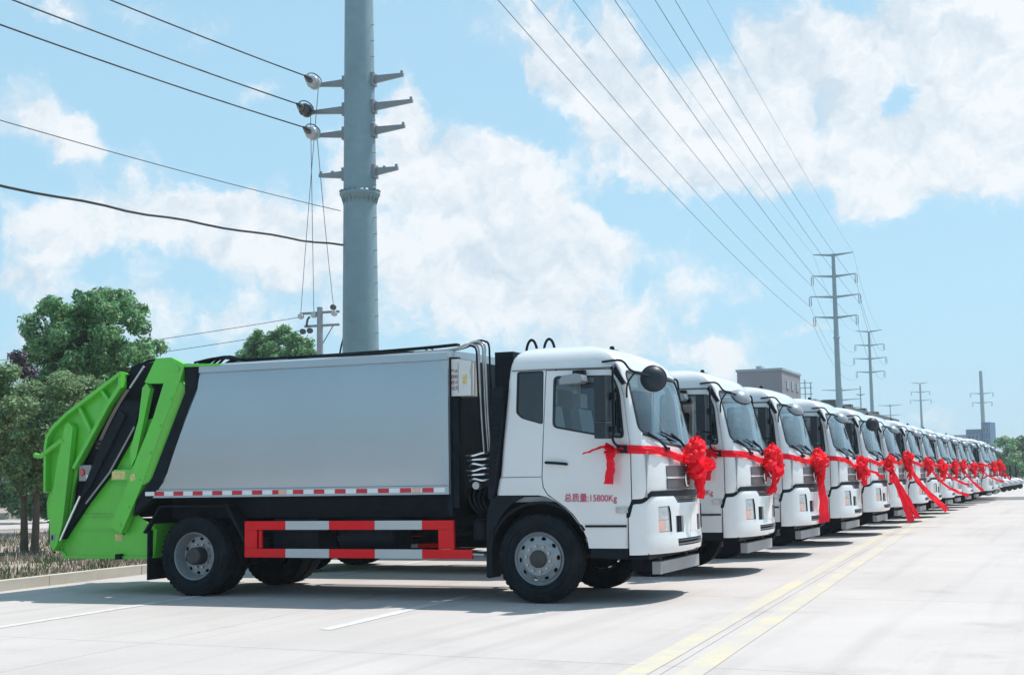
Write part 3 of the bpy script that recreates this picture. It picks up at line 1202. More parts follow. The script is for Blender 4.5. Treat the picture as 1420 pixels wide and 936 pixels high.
    tube(bm, [Vector((.72, -.55, 1.86)) + Vector((p[0] * .55, p[1], p[0] * .83)) for p in ring], .016, 6)
    obj('steering_wheel', bm, black_plastic, T0)
    obj('cabin_floor', B(-.5, 1.0, -1.1, 1.1, 1.16, 1.22), cabin_trim, T0, 0)
    obj('cabin_rear_lining', B(-.40, -.36, -1.05, 1.05, 1.22, 2.6), cabin_trim, T0, 0)
    for y in (-.55, .55):
        obj('sun_visor', B(.78, .93, y - .35, y + .35, 2.50, 2.66), seat_cloth, T0, 0)
    # ---------------- bumper and front details
    bshell = as_mesh(bumper_solid(0.0, -0.045))
    head = {}
    for s in (-1, 1):
        hp = round_poly([(s * .90, 1.088), (s * .70, 1.092), (s * .672, 1.02), (s * .655, .80), (s * .905, .80)], 0.02, 3)
        head[s] = hp
        bshell = boolean(bshell, PR(hp, 1.0, 2, 'x'), 'DIFFERENCE')
        bshell = boolean(bshell, PR([(s * .30, .785), (s * .525, .785), (s * .525, .975), (s * .30, .975)], 1.0, 2, 'x'), 'DIFFERENCE')
    bshell = boolean(bshell, PR([(-.50, .628), (.50, .628), (.52, .712), (-.52, .712)], 1.0, 2, 'x'), 'DIFFERENCE')
    bshell = boolean(bshell, PR([(-.46, 1.125), (.46, 1.125), (.62, 1.30), (-.62, 1.30)], 1.0, 2, 'x'), 'DIFFERENCE')
    bumper = link('bumper', bshell, white_paint, T0, 30)
    lens_shell = as_mesh(bumper_solid(-0.004, -0.05))
    for s in (-1, 1):
        hp = offset_poly(head[s], -0.006)
        lm = boolean(lens_shell.copy(), PR(hp, 1.0, 2, 'x'), 'INTERSECT')
        hl = link('headlight', boolean(lm.copy(), B(1, 2, -2, 2, .94, 1.2), 'INTERSECT'), lens_clear, T0, 30)
        yy0, yy1 = sorted((s * .78, s * .92))
        low = boolean(lm.copy(), B(1, 2, -2, 2, .7, .936), 'INTERSECT')
        link('turn_signal', boolean(low.copy(), B(1, 2, yy0, yy1, .7, 1), 'INTERSECT'), lens_orange, hl, 30)
        yy0, yy1 = sorted((s * .60, s * .776))
        link('low_beam', boolean(low.copy(), B(1, 2, yy0, yy1, .7, 1), 'INTERSECT'), lens_clear, hl, 30)
        xa = bump_x(.66, .95)
        path = [(bump_x(.700, 1.09, .004), s * .700, 1.093), (bump_x(.672, 1.02, .004), s * .672, 1.02), (bump_x(.655, .8, .004), s * .655, .80)]
        obj('lamp_seal', T(path, .009, 6), black_plastic, hl)
        xf_ = bump_x(.41, .88)
        fl = obj('fog_lamp', B(xf_ - .11, xf_ - .062, s * .41 - .11, s * .41 + .11, .79, .97), black_plastic, T0, 0)
        obj('fog_lens', B(xf_ - .061, xf_ - .014, s * .37 - .062, s * .37 + .062, .792, .968), black_steel, fl, 0)
        obj('fog_bezel', B(xf_ - .061, xf_ - .026, s * .478 - .042, s * .47 + .045, .79, .965), grille_grey, fl, 0)
    gl = obj('lower_grille', B(1.33, 1.40, -.53, .53, .61, .73), black_plastic, T0, 0)
    for z in (.648, .690):
        bm = bmesh.new()
        ys = [-.5 + k * .1 for k in range(11)]
        tube(bm, [(bump_x(y, z, -.022), y, z) for y in ys], .011, 6)
        obj('slat', bm, grille_grey, gl)
    ig = obj('intake_grille', PR([(-.50, 1.10), (.50, 1.10), (.64, 1.235), (-.64, 1.235)], 1.24, 1.345, 'x'), black_plastic, T0, 0)
    for z, hw_ in ((1.142, .46), (1.170, .49), (1.198, .52)):
        bm = bmesh.new()
        ys = [-hw_ + k * hw_ / 5 for k in range(11)]
        tube(bm, [(bump_x(y, z, -.02), y, z) for y in ys], .009, 6)
        obj('slat', bm, grille_grey, ig)
    # black gap strip running over the bumper
    bm = bmesh.new()
    cols = []
    for k in range(73):
        a = -math.pi / 2 + math.pi * k / 72
        sn_, c = math.sin(a), max(0.0, math.cos(a)) ** (2 / 2.1)
        y = 1.172 * math.copysign(abs(sn_) ** (2 / 2.1), sn_)
        y *= 1.178 / 1.172
        zt = bump_top(1.09 + .405 * c)
        xo = max(1.088 + .383 * c, cab_x(y, zt + .03, .010), 1.094)
        xo = min(xo, 1.088 + .398 * c + .012)
        cols.append([bm.verts.new((xo - dx_, y * (1 - dx_ * .4), zt + dz)) for dx_, dz in ((.0, -.012), (.0, .048), (.07, .048), (.07, -.012))])
    for a, b in zip(cols, cols[1:]):
        for q in range(4):
            bm.faces.new((a[q], a[(q + 1) % 4], b[(q + 1) % 4], b[q]))
    bm.faces.new(cols[0])
    bm.faces.new(cols[-1][::-1])
    bt_ = obj('bumper_gap_trim', bm, black_plastic, T0, 40)
    for s in (-1, 1):
        y0, y1 = sorted((s * 1.14, s * 1.172))
        obj('gap_strip', B(1.078, 1.094, y0, y1, .60, 1.0), black_plastic, bt_, 0)
    # grille panels, emblem
    gband = boolean(cab_solid(-0.010, 1.0), cab_solid(0.010, 0.95), 'DIFFERENCE')
    for z0, z1 in ((1.285, 1.405), (1.43, 1.555)):
        gp = round_poly([(-.66, z0), (.66, z0), (.66, z1), (-.66, z1)], .02, 3)
        link('grille_panel', boolean(gband.copy(), PR(gp, .8, 2, 'x'), 'INTERSECT'), grille_grey, T0, 30)
    sp = [(-.67, 1.408), (.67, 1.408), (.67, 1.427), (-.67, 1.427)]
    wb = boolean(cab_solid(-0.018, 1.0), cab_solid(0.004, 0.95), 'DIFFERENCE')
    link('grille_divider', boolean(wb, PR(sp, .8, 2, 'x'), 'INTERSECT'), white_paint, T0, 30)
    bm = bmesh.new()
    tube(bm, [(1.462, .085 * math.cos(a), 1.42 + .105 * math.sin(a)) for a in [6.2832 * k / 28 for k in range(29)]], .013, 6)
    em = obj('emblem', bm, chrome, T0)
    for s in (-1, 1):
        bm = bmesh.new()
        tube(bm, bez([(1.465, s * .060, 1.42 + s * .05), (1.466, s * .01, 1.42 + s * .045), (1.466, s * -.02, 1.42 + s * .01), (1.465, s * -.06, 1.42 - s * .02)]), [.004] * 3 + [.010] * 12 + [.004] * 4, 6)
        obj('emblem_wing', bm, chrome, em)
    me = text_mesh('天锦', .085, Matrix.Translation((cab_x(-.56, 1.61, .004), -.56, 1.605)) @ Matrix.Rotation(.30, 4, 'Z').inverted() @ Matrix(((0, 0, 1, 0), (1, 0, 0, 0), (0, 1, 0, 0), (0, 0, 0, 1))), .002, .001)
    link('model_lettering', me, grey_ink, T0, 0)
    # lettering on the door
    me = text_mesh('总质量:15800Kg', .104, Matrix.Translation((.635, -1.171, 1.195)) @ Matrix.Rotation(math.radians(90), 4, 'X') @ Matrix.Rotation(math.radians(-1.0), 4, 'Z') @ Matrix.Diagonal((.90, 1, 1, 1)), .0005, .0015)
    dn = [c for c in T0.children if c.name.startswith('door') and not c.name.startswith('door_')][0]
    link('door_lettering', me, red_ink, dn, 0)
    # wipers
    for y0, y1 in ((-.62, -.98), (.12, -.30)):
        bm = bmesh.new()
        yb = y0
        p0 = Vector((cab_x(yb, 1.76, .03), yb, 1.76))
        p1 = Vector((cab_x(y1, 1.93, .03), y1, 1.93))
        p2 = Vector((cab_x(y1 + .12, 1.90, .02), y1 + .12, 1.90))
        tube(bm, [p0, (p0 + p1) / 2 + Vector((.012, 0, .01)), p1], .014, 6)
        w = obj('wiper', bm, black_plastic, T0)
        bl = [(cab_x(y1 - .28 + .07 * k, 1.95 - .012 * k, .012), y1 - .28 + .07 * k, 1.95 - .012 * k) for k in range(9)]
        bl = [b for b in bl if abs(b[1]) < 1.08]
        obj('wiper_blade', T(bl, .010, 6), black_plastic, w)
        obj('wiper_base', B(p0.x - .06, p0.x + .02, yb - .07, yb + .07, 1.725, 1.77), black_plastic, w, 35, .01)
    # front under-run bar
    ub = obj('underrun_bar', B(1.25, 1.35, -.84, .84, .325, .465), bar_grey, T0, 35, .012)
    for y in (-.6, .6):
        obj('bracket', B(.95, 1.26, y - .05, y + .05, .34, .58), black_steel, ub, 0)
    obj('bumper_underside', B(.75, 1.28, -1.05, 1.05, .50, .62), black_steel, T0, 0)
    obj('step_plate', B(.62, 1.06, -1.14, -.82, .52, .625), black_steel, T0, 35, .01)
    obj('step_plate', B(.62, 1.06, .82, 1.14, .52, .625), black_steel, T0, 35, .01)
    # mirrors
    for s in (-1, 1):
        yb = s * 1.42
        m = obj('side_mirror', B(.84, .97, yb - .125, yb + .125, 2.06, 2.57), mirror_shell, T0, 35, .03)
        obj('mirror_glass', B(.832, .842, yb - .10, yb + .10, 2.09, 2.54), mirror_glass, m, 0)
        m2 = obj('wide_angle_mirror', B(.83, .96, yb - .12, yb + .12, 1.865, 2.04), mirror_shell, T0, 35, .03)
        obj('mirror_glass', B(.822, .832, yb - .095, yb + .095, 1.885, 2.02), mirror_glass, m2, 0)
        arm = bez([(.94, s * 1.14, 2.66), (.99, s * 1.26, 2.69), (1.00, s * 1.35, 2.62), (1.00, s * 1.37, 2.30), (1.00, s * 1.37, 1.96), (.98, s * 1.33, 1.84), (1.02, s * 1.19, 1.75)])
        obj('mirror_arm', T(arm, .014, 8), black_plastic, m)
        obj('arm_clamp', B(.96, 1.03, s * 1.37 - .03, s * 1.37 + .03, 2.30, 2.38), black_plastic, m, 35, .008)
        obj('arm_clamp', B(.96, 1.03, s * 1.37 - .03, s * 1.37 + .03, 1.94, 2.0), black_plastic, m, 35, .008)
        obj('arm_foot', B(.98, 1.10, min(s * 1.13, s * 1.22), max(s * 1.13, s * 1.22), 1.70, 1.79), black_plastic, m, 35, .012)
        obj('arm_foot', PR([(.90, 2.68), (.96, 2.72), (1.08, 2.50), (1.04, 2.48)], min(s * 1.09, s * 1.16), max(s * 1.09, s * 1.16)), black_plastic, m, 35, .008)
    # kerb-view mirror over the near door window
    bm = PR([(.36, 2.50), (.60, 2.51), (.635, 2.535), (.62, 2.605), (.56, 2.62), (.39, 2.60), (.355, 2.55)], -1.36, -1.16)
    kv = obj('kerb_view_mirror', bm, mirror_grey, T0, 35, .02)
    obj('mirror_clamp', B(.46, .60, -1.20, -1.11, 2.60, 2.665), black_plastic, kv, 35, .01)
    # round front mirror on its bent arm
    dc = MIRROR_AT
    dome, rim_ = mirror_meshes(dc, Vector((.42, -.88, .05)))
    fm = link('front_mirror', dome, mirror_shell, T0)
    link('mirror_rim', rim_, mirror_shell, fm)
    obj('mirror_arm', T(bez([(.80, -1.13, 2.755), (.98, -1.15, 2.765), (1.07, -1.16, 2.74), (1.14, -1.14, 2.65), (1.22, -1.05, 2.61), dc + Vector((-.02, -.06, .02))]), .013, 8), black_plastic, fm)
    obj('mirror_stay', T(bez([(1.18, -1.09, 2.62), (1.13, -1.15, 2.53), (1.105, -1.165, 2.46), (1.10, -1.165, 2.33)]), .011, 8), black_plastic, fm)
    # beacon, roof hoops
    bc = obj('roof_beacon', LA([(0.0, .045), (.02, .043), (.03, .025), (.034, .0), (.075, -.008), (.075, -.02), (0, -.02)], 18, 'z', (.55, 0, 3.0)), black_plastic, T0)
    for x in (-.56, -.32):
        pts = [(x + .078 * math.cos(a) * -1, .10, 2.98 + .21 * math.sin(a)) for a in [math.pi * k / 14 for k in range(15)]]
        pts = [(pts[0][0] - .01, .1, 2.6)] + pts + [(pts[-1][0] + .01, .1, 2.6)]
        obj('hose_loop', T(pts, .018, 8), black_plastic, T0)
    # ---------------- behind the cab
    ai = obj('air_intake', PR(round_poly([(-.63, 1.20), (-.56, 2.47), (-.54, 2.50), (-.43, 2.52), (-.43, 2.1), (-.52, 1.42), (-.56, 1.2)], .02, 2), -1.20, -.95), black_plastic, T0, 35, .008)
    for k in range(17):
        z = 1.36 + k * .062
        x0 = -.63 + (z - 1.2) * .055
        xe = -.54 if z < 1.5 else -.54 + (z - 1.5) * .14
        obj('louvre', B(x0 + .012, min(xe, -.45), -1.212, -1.198, z, z + .03), black_steel, ai, 0)
    obj('intake_tower', B(-.66, -.42, -.86, -.30, 1.3, 2.96), black_steel, T0, 35, .03)
    obj('radiator_guard', B(-.80, -.62, -.2, .9, 1.2, 2.7), black_steel, T0, 35, .02)
    obj('front_bulkhead', B(-1.16, -1.10, -1.18, 1.18, 1.0, 2.90), black_steel, T0, 0)
    obj('bulkhead_post', B(-1.10, -1.02, -1.16, -1.08, 1.1, 2.90), black_steel, T0, 0)
    cb = obj('control_box', PR([(-1.115, 2.43), (-.855, 2.43), (-.855, 2.845), (-1.0, 2.875), (-1.115, 2.875)], -1.17, -.86), cream_box, T0, 35, .008)
    obj('box_seam', B(-1.012, -1.005, -1.1735, -1.17, 2.47, 2.83), bar_grey, cb, 0)
    for i, col_ in enumerate(('严禁直接', '水枪冲洗')):
        for j, ch in enumerate(col_):
            me = text_mesh(ch, .056, Matrix.Translation((-1.083 + i * .05, -1.1725, 2.725 - j * .068)) @ Matrix.Rotation(math.radians(90), 4, 'X'), .0004, .0)
            link('box_lettering', me, box_ink, cb, 0)
    obj('box_label', B(-.955, -.895, -1.1725, -1.17, 2.57, 2.68), label_yellow, cb, 0)
    for k in range(5):
        x = -.845 + k * .042
        y = -1.0 - .03 * (k % 2)
        zt = 2.99 + .012 * k
        pts = bez([(x + .06, y, 1.72), (x + .03, y, 2.2), (x + .01, y, 2.8), (x - .0, y, zt), (x - .06, y, zt + .05), (x - .16, y, zt + .055), (x - .45, y - .02, 3.0), (-2.4, y + .08 * (k - 2), 3.0), (-4.0, y + .1, 3.0)], 6)
        obj('hydraulic_pipe', T(pts, .013, 8), steel_pipe if k in (1, 2, 3) else black_steel, T0)
    vb = obj('valve_block', B(-.98, -.66, -1.05, -.88, 1.34, 1.76), black_steel, T0, 35, .015)
    for k in range(6):
        z = 1.42 + .06 * k
        bm = bmesh.new()
        tube(bm, bez([(-.93 - .02 * (k % 3), -1.055, z), (-.85, -1.09 - .02 * (k % 2), z + .02 - .012 * (k % 3)), (-.74, -1.08, z + .012 * (k % 3)), (-.64 - .03 * (k % 2), -1.02, z + .02)]), .014, 8)
        obj('valve_spool', bm, chrome, vb)
    obj('pump_fitting', LA([(.0, -.05), (.045, -.05), (.05, 0), (.05, .08), (0, .08)], 18, 'y', (-.82, -1.07, 1.36)), steel_pipe, vb)
    obj('valve_tag', B(-1.105, -1.06, -1.1, -1.095, 1.73, 1.80), white_mark, vb, 0)
    obj('valve_tag', B(-1.105, -1.03, -1.1, -1.095, 1.90, 1.99), bar_grey, vb, 0)
    for k in range(4):
        p = bez([(-.95 + .08 * k, -1.0, 1.36), (-.93 + .06 * k, -1.06, 1.2), (-.85 + .05 * k, -1.02, 1.05), (-.7, -.9, .95)])
        obj('hose', T(p, .017, 7), black_steel, T0)
    # ---------------- chassis
    for y in (-.43, .43):
        obj('chassis_rail', B(-6.3, .95, y - .04, y + .04, .74, .98), black_steel, T0, 0)
    for x in (-6.0, -5.2, -3.9, -2.9, -1.9, -.8, .4):
        obj('cross_member', B(x - .05, x + .05, -.39, .39, .78, .94), black_steel, T0, 0)
    obj('front_axle', T([(0, -1.0, .51), (0, -.6, .47), (0, .6, .47), (0, 1.0, .51)], .06, 8), black_steel, T0)
    bm = bmesh.new()
    lathe(bm, [(.0, -.9), (.07, -.9), (.085, -.3), (.19, -.18), (.19, .18), (.085, .3), (.07, .9), (0, .9)], 20, 'y', (-4.78, 0, .51))
    obj('rear_axle', bm, black_steel, T0)
    obj('drive_shaft', T([(-4.6, 0, .56), (-.9, 0, .72)], .05, 10), black_steel, T0)
    for y in (-.43, .43):
        obj('leaf_spring', T(bez([(-5.5, y, .72), (-4.78, y, .60), (-4.0, y, .72)]), .045, 6), black_steel, T0)
        obj('leaf_spring', T(bez([(-.75, y, .70), (0, y, .58), (.75, y, .70)]), .04, 6), black_steel, T0)
    obj('gearbox', B(-1.0, .4, -.32, .32, .55, .98), black_steel, T0, 35, .06)
    bm = bmesh.new()
    lathe(bm, [(.0, -.40), (.24, -.40), (.27, -.37), (.27, .37), (.24, .40), (0, .40)], 26, 'x', (-2.35, -.78, .78))
    obj('fuel_tank', bm, black_steel, T0)
    obj('battery_box', B(-3.7, -3.05, -1.0, -.55, .60, .98), black_steel, T0, 35, .02)
    bm = bmesh.new()
    lathe(bm, [(.0, -.3), (.12, -.3), (.14, -.27), (.14, .27), (.12, .3), (0, .3)], 20, 'x', (-1.5, .75, .74))
    obj('air_tank', bm, black_steel, T0)
    obj('air_drier', LA([(.0, .0), (.10, .0), (.11, .02), (.11, .2), (.07, .24), (0, .24)], 18, 'z', (-.80, -.98, .72)), black_steel, T0)
    obj('silencer', B(-1.9, -1.0, .5, 1.0, .55, .95), black_steel, T0, 35, .05)
    obj('subframe', B(-5.3, -1.1, -.95, .95, .99, 1.25), black_steel, T0, 0)
    # front mudguards
    for s in (-1, 1):
        pts = []
        for k in range(15):
            a = math.radians(30 + (188 - 30) * k / 14)
            pts.append((.64 * math.cos(a) * 1.02, .51 + .66 * math.sin(a)))
        inner = pts + [(-.66, .29), (-.62, .29)]
        outer_ = [(.585, .70)] + pts[1:]
        ring = [(p[0] * 1.0, p[1]) for p in pts] + [(-.66, .28), (-.635, .28)] + [(p[0] * .955, .51 + (p[1] - .51) * .955) for p in pts[::-1]]
        y0, y1 = sorted((s * 1.16, s * .84))
        bm = bmesh.new()
        prism(bm, ring, y0, y1)
        obj('front_mudguard', bm, black_plastic, T0, 50)
        y0, y1 = sorted((s * .80, s * .78))
        obj('wheel_well', B(-.66, .62, y0, y1, .62, 1.24), black_steel, T0, 0)
        obj('wheel_well', B(-5.5, -4.05, *sorted((s * .56, s * .54)), .60, 1.2), black_steel, T0, 0)
        # flat skirt behind the front wheel
        sk = [(-.675, .29), (-.60, .29), (-.60, .60), (-.565, .85), (-.46, 1.03), (-.33, 1.15), (-.2, 1.215), (-.2, 1.237), (-.60, 1.237), (-.66, 1.0)]
        y0, y1 = sorted((s * 1.175, s * 1.145))
        obj('mudguard_skirt', PR(sk, y0, y1), black_plastic, T0, 35, .006)
        # rear mudguards: flat-topped box arch and a flap
        rg = [(-5.55, .80), (-5.30, 1.14), (-4.30, 1.14), (-4.03, .72), (-4.00, .735), (-4.28, 1.16), (-5.32, 1.16), (-5.58, .81)]
        y0, y1 = sorted((s * 1.20, s * .60))
        obj('rear_mudguard', PR(rg, y0, y1), black_steel, T0, 35)
        obj('guard_stay', T([(-4.30, s * 1.17, 1.18), (-4.02, s * 1.17, .70)], .022, 6), black_steel, T0)
        y0, y1 = sorted((s * 1.21, s * .62))
        obj('mud_flap', B(-5.50, -5.475, y0, y1, .20, .84), rubber, T0, 0)
    # ---------------- body
    zs = [1.262, 1.30, 1.36, 1.36 + .001] + [1.37 + 1.49 * k / 14 for k in range(15)] + [2.87, 2.955]

    def xrear(z):
        return pw([(1.26, -5.40), (1.36, -5.34), (1.49, -5.21), (2.64, -4.71), (2.76, -4.70), (2.96, -4.69)], z)[0]

    def yhalf(z):
        if z <= 1.361 or z >= 2.865:
            return 1.235
        t = (z - 1.37) / 1.49
        return 1.212 + .05 * math.sin(math.pi * max(0, min(1, t))) ** .7
    ncol = 24
    bm = bmesh.new()
    for s in (-1, 1):
        pass
    sect = []
    for z in zs:
        sect.append((-yhalf(z), z))
    for z in (2.985,):
        sect.append((-1.15, z))
    sect += [(-.5, 3.0), (.5, 3.0), (1.15, 2.985)]
    for z in reversed(zs):
        sect.append((yhalf(z), z))
    rows = []
    for i in range(ncol + 1):
        t = i / ncol
        ring = []
        for (y, z) in sect:
            x = xrear(min(z, 2.95)) + (-1.12 - xrear(min(z, 2.95))) * t
            edge = 1.0
            dfx = (-1.12 - x)
            if abs(y) > 1.2 and 1.37 <= z <= 2.866 and (i == ncol or dfx < .075):
                y = math.copysign(1.235, y)
            ring.append(bm.verts.new((x, y, z)))
        rows.append(ring)
    # sharp front frame: insert a column close to the front post
    n = len(sect)
    for a, b in zip(rows, rows[1:]):
        for k in range(n):
            bm.faces.new((a[k], a[(k + 1) % n], b[(k + 1) % n], b[k]))
    bm.faces.new(rows[0])
    bm.faces.new(rows[-1][::-1])
    body = obj('body', bm, silver_paint, T0, 25)
    for s in (-1, 1):
        y0, y1 = sorted((s * 1.19, s * 1.2385))
        obj('front_post', B(-1.205, -1.117, y0, y1, 1.372, 2.862), silver_paint, body, 35, .006)
    for k in range(29):
        x0 = -5.52 + k * .15
        isred = k % 2 == 1
        o = obj('reflector', B(x0 + .003, x0 + .147, -1.2395, -1.2355, 1.289, 1.342), refl_red if isred else refl_white, body, 0)
    for x in (-3.42, -1.55):
        obj('marker_lamp', B(x - .05, x + .05, -1.255, -1.2396, 1.286, 1.342), lens_orange, body, 35, .006)
    for s in (-.9, .9):
        pts = [(-1.52 + .055 * math.cos(a), s, 2.985 + .075 * math.sin(a)) for a in [math.pi * k / 12 for k in range(13)]]
        obj('lifting_lug', T(pts, .014, 8), silver_paint, body)
    # ---------------- green tailgate hopper
    # base side sheet, set in a little
    for s in (-1, 1):
        def yy(a, b):
            return sorted((s * a, s * b))
        side = [(-6.93, .69), (-6.97, .46), (-5.78, .46), (-5.46, .48), (-5.43, .84), (-5.75, 1.05), (-5.42, 1.75), (-5.40, 2.35), (-5.70, 2.25), (-5.91, 1.95), (-6.13, 1.60), (-6.51, 1.20)]
        hop = obj('hopper_side', PR(side, *yy(1.105, 1.08)), green_paint, T0, 35)
        obj('side_ledge', B(-6.62, -5.95, *yy(1.135, 1.105), 1.03, 1.05), green_paint, hop, 0)
        obj('side_ledge', B(-6.70, -6.05, *yy(1.120, 1.105), .835, .85), green_paint, hop, 0)
        obj('side_ledge', PR([(-6.10, 1.50), (-5.70, 1.50), (-5.66, 1.64), (-6.06, 1.64)], *yy(1.20, 1.105)), green_paint, hop, 35, .006)
        # main slanted beam
        beam = [(-5.36, 3.09), (-5.12, 3.09), (-5.0, 3.035), (-4.905, 2.985), (-4.98, 2.77), (-5.23, 2.22), (-5.56, 1.44), (-5.89, .80), (-6.08, .90), (-5.84, 1.36), (-5.72, 1.65), (-5.40, 2.30), (-5.235, 2.755), (-5.45, 2.76), (-5.54, 2.78)]
        bmn = obj('tailgate_beam', PR(beam, *yy(1.25, 1.13)), green_paint, T0, 35, .008)
        flange = [(-4.985, 2.775), (-4.93, 2.71), (-4.93, 2.62), (-5.44, 1.50), (-5.57, 1.425)]
        bm = bmesh.new()
        fi = [(-4.985, 2.775), (-5.235, 2.22), (-5.57, 1.425)]
        fo = [(-4.93, 2.68), (-5.17, 2.12), (-5.44, 1.50)]
        va = [bm.verts.new((x, s * 1.246, z)) for x, z in fi]
        vb_ = [bm.verts.new((x, s * 1.165, z)) for x, z in fo]
        vc = [bm.verts.new((x, s * 1.125, z)) for x, z in fo]
        vd = [bm.verts.new((x, s * 1.125, z)) for x, z in fi]
        for q in range(2):
            for e1, e2 in ((va, vb_), (vb_, vc), (vc, vd), (vd, va)):
                bm.faces.new((e1[q], e1[q + 1], e2[q + 1], e2[q]))
        for q in (0, 2):
            bm.faces.new((va[q], vb_[q], vc[q], vd[q]))
        obj('beam_flange', bm, green_paint, bmn, 20)
        obj('pivot_pin', LA([(0, -.015), (.035, -.015), (.04, 0), (.04, .02), (0, .02)], 18, 'y', (-5.02, s * 1.255 if s > 0 else -1.25, 2.93)), green_paint, bmn)
        for (bx, bz) in ((-5.12, 2.55), (-5.28, 2.20), (-5.43, 1.85), (-5.60, 1.50), (-5.77, 1.15), (-5.90, .92)):
            obj('bolt', LA([(0, -.012), (.016, -.012), (.016, .006), (0, .006)], 6, 'y', (bx, s * 1.252, bz)), green_paint, bmn, 30)
        obj('beam_weld', T([(-5.42, s * 1.16, 2.30), (-5.735, s * 1.16, 1.65), (-5.86, s * 1.16, 1.36), (-6.095, s * 1.16, .90), (-5.90, s * 1.16, .79)], .014, 6), black_steel, bmn)
        sub = [(-5.585, 2.71), (-5.52, 2.775), (-5.46, 2.69), (-5.675, 1.80), (-5.75, 1.68), (-5.775, 1.9), (-5.645, 2.28)]
        obj('lift_ram_cover', PR(sub, *yy(1.235, 1.15)), green_paint, T0, 35, .02)
        obj('beam_top_rail', PR([(-4.96, 2.955), (-4.36, 2.945), (-4.36, 2.975), (-4.96, 3.0)], *yy(1.24, 1.12)), green_paint, bmn, 35, .005)
        obj('seal_band', PR([(-4.92, 2.955), (-4.67, 2.945), (-4.715, 2.78), (-4.70, 2.64), (-5.205, 1.50), (-5.32, 1.385), (-5.40, 1.25), (-5.72, 1.03), (-5.66, 1.25), (-5.52, 1.40), (-5.42, 1.52), (-4.91, 2.62)], *yy(1.228, 1.12)), black_steel, T0, 35)
        # rear hood
        hood = [(-5.95, 2.935), (-6.42, 2.665), (-6.84, 2.42), (-7.08, 2.23), (-7.17, 2.11), (-7.20, 1.95), (-7.19, 1.35), (-7.235, 1.21), (-7.22, 1.02), (-7.085, .90), (-7.07, .61), (-7.01, .55), (-6.95, .59), (-6.93, .69), (-6.84, .97), (-6.78, 1.39), (-6.70, 1.68), (-6.41, 2.11), (-6.15, 2.50), (-5.945, 2.74)]
        hd = obj('hood_side', PR(hood, *yy(1.135, 1.10)), green_paint, T0, 35)
        edge = [(-5.95, 2.945), (-6.42, 2.675), (-6.84, 2.43), (-7.085, 2.245), (-7.18, 2.12), (-7.21, 1.95), (-7.20, 1.35)]
        inn = [(-7.165, 1.36), (-7.17, 1.94), (-7.145, 2.09), (-7.055, 2.205), (-6.82, 2.39), (-6.40, 2.63), (-5.95, 2.89)]
        obj('hood_edge', PR(edge + inn, *yy(1.245, 1.12)), green_paint, hd, 35, .006)
        obj('hood_front_edge', PR([(-5.985, 2.93), (-5.945, 2.93), (-5.935, 2.73), (-6.14, 2.48), (-6.40, 2.09), (-6.69, 1.66), (-6.735, 1.68), (-6.445, 2.12), (-6.18, 2.52), (-5.985, 2.76)], *yy(1.235, 1.12)), green_paint, hd, 35, .005)
        for (a, b) in (((-6.30, 2.72), (-6.13, 2.53)), ((-6.66, 2.50), (-6.45, 2.16))):
            d = Vector((b[0] - a[0], b[1] - a[1])).normalized()
            nrm = Vector((-d.y, d.x)) * .022
            q = [(a[0] + nrm.x, a[1] + nrm.y), (b[0] + nrm.x, b[1] + nrm.y), (b[0] - nrm.x, b[1] - nrm.y), (a[0] - nrm.x, a[1] - nrm.y)]
            obj('hood_rib', PR(q, *yy(1.215, 1.16)), green_paint, hd, 35, .004)
        armp = [(-6.84, 2.26), (-6.78, 2.29), (-6.71, 2.22), (-6.80, 1.39), (-6.86, .92), (-6.94, .66), (-7.0, .565), (-7.06, .64), (-7.085, 1.10), (-7.02, 1.45), (-6.93, 1.90)]
        ar = obj('tipping_arm', PR(armp, *yy(1.255, 1.16)), green_paint, T0, 35, .012)
        obj('arm_plate', B(-7.045, -6.985, *yy(1.262, 1.254), .70, .80), bar_grey, ar, 0)
        obj('arm_slot', B(-7.03, -7.005, *yy(1.265, 1.261), .72, .78), black_steel, ar, 0)
        obj('push_bar', T([(-6.88, s * 1.24, 2.06), (-7.26, s * 1.24, 1.845), (-7.36, s * 1.24, 1.86)], .035, 8), green_paint, T0)
        obj('arm_hose', T(bez([(-7.07, s * 1.20, 1.12), (-7.10, s * 1.22, .9), (-7.085, s * 1.22, .66), (-7.0, s * 1.22, .54)]), .014, 6), black_steel, ar)
        # dark mechanism bay
        bay = [(-5.98, 2.90), (-5.90, 3.02), (-5.75, 3.06), (-5.40, 3.05), (-5.40, 2.3), (-5.9, 1.95), (-6.5, 1.2), (-6.93, .70), (-6.75, 1.60)]
        obj('mechanism_bay', PR(bay, *yy(1.06, 1.02)), black_steel, T0, 0)
        strut = [(-5.66, 2.40), (-5.62, 2.54), (-5.88, 2.56), (-6.0, 2.46), (-6.22, 2.10), (-6.38, 1.74), (-6.60, 1.28), (-6.90, .72), (-6.74, .92), (-6.51, 1.20), (-6.13, 1.60), (-5.72, 2.20)]
        stt = obj('packer_arm', PR(strut, *yy(1.20, 1.10)), black_steel, T0, 35, .01)
        obj('arm_edge', T([(-5.73, s * 1.205, 2.20), (-6.13, s * 1.205, 1.60), (-6.51, s * 1.205, 1.20)], .012, 6), bar_grey, stt)
        obj('arm_ridge', PR([(-5.95, 2.42), (-5.85, 2.36), (-6.42, 1.42), (-6.60, 1.22), (-6.50, 1.48), (-6.25, 2.0)], *yy(1.235, 1.19)), black_plastic, stt, 35, .012)
        obj('ram_rod', T([(-6.58, s * 1.235, 1.30), (-6.91, s * 1.235, .71)], .017, 8), chrome, T0)
        obj('ram_barrel', T([(-5.62, s * 1.16, 3.0), (-5.84, s * 1.17, 2.72)], .016, 8), steel_pipe, T0)
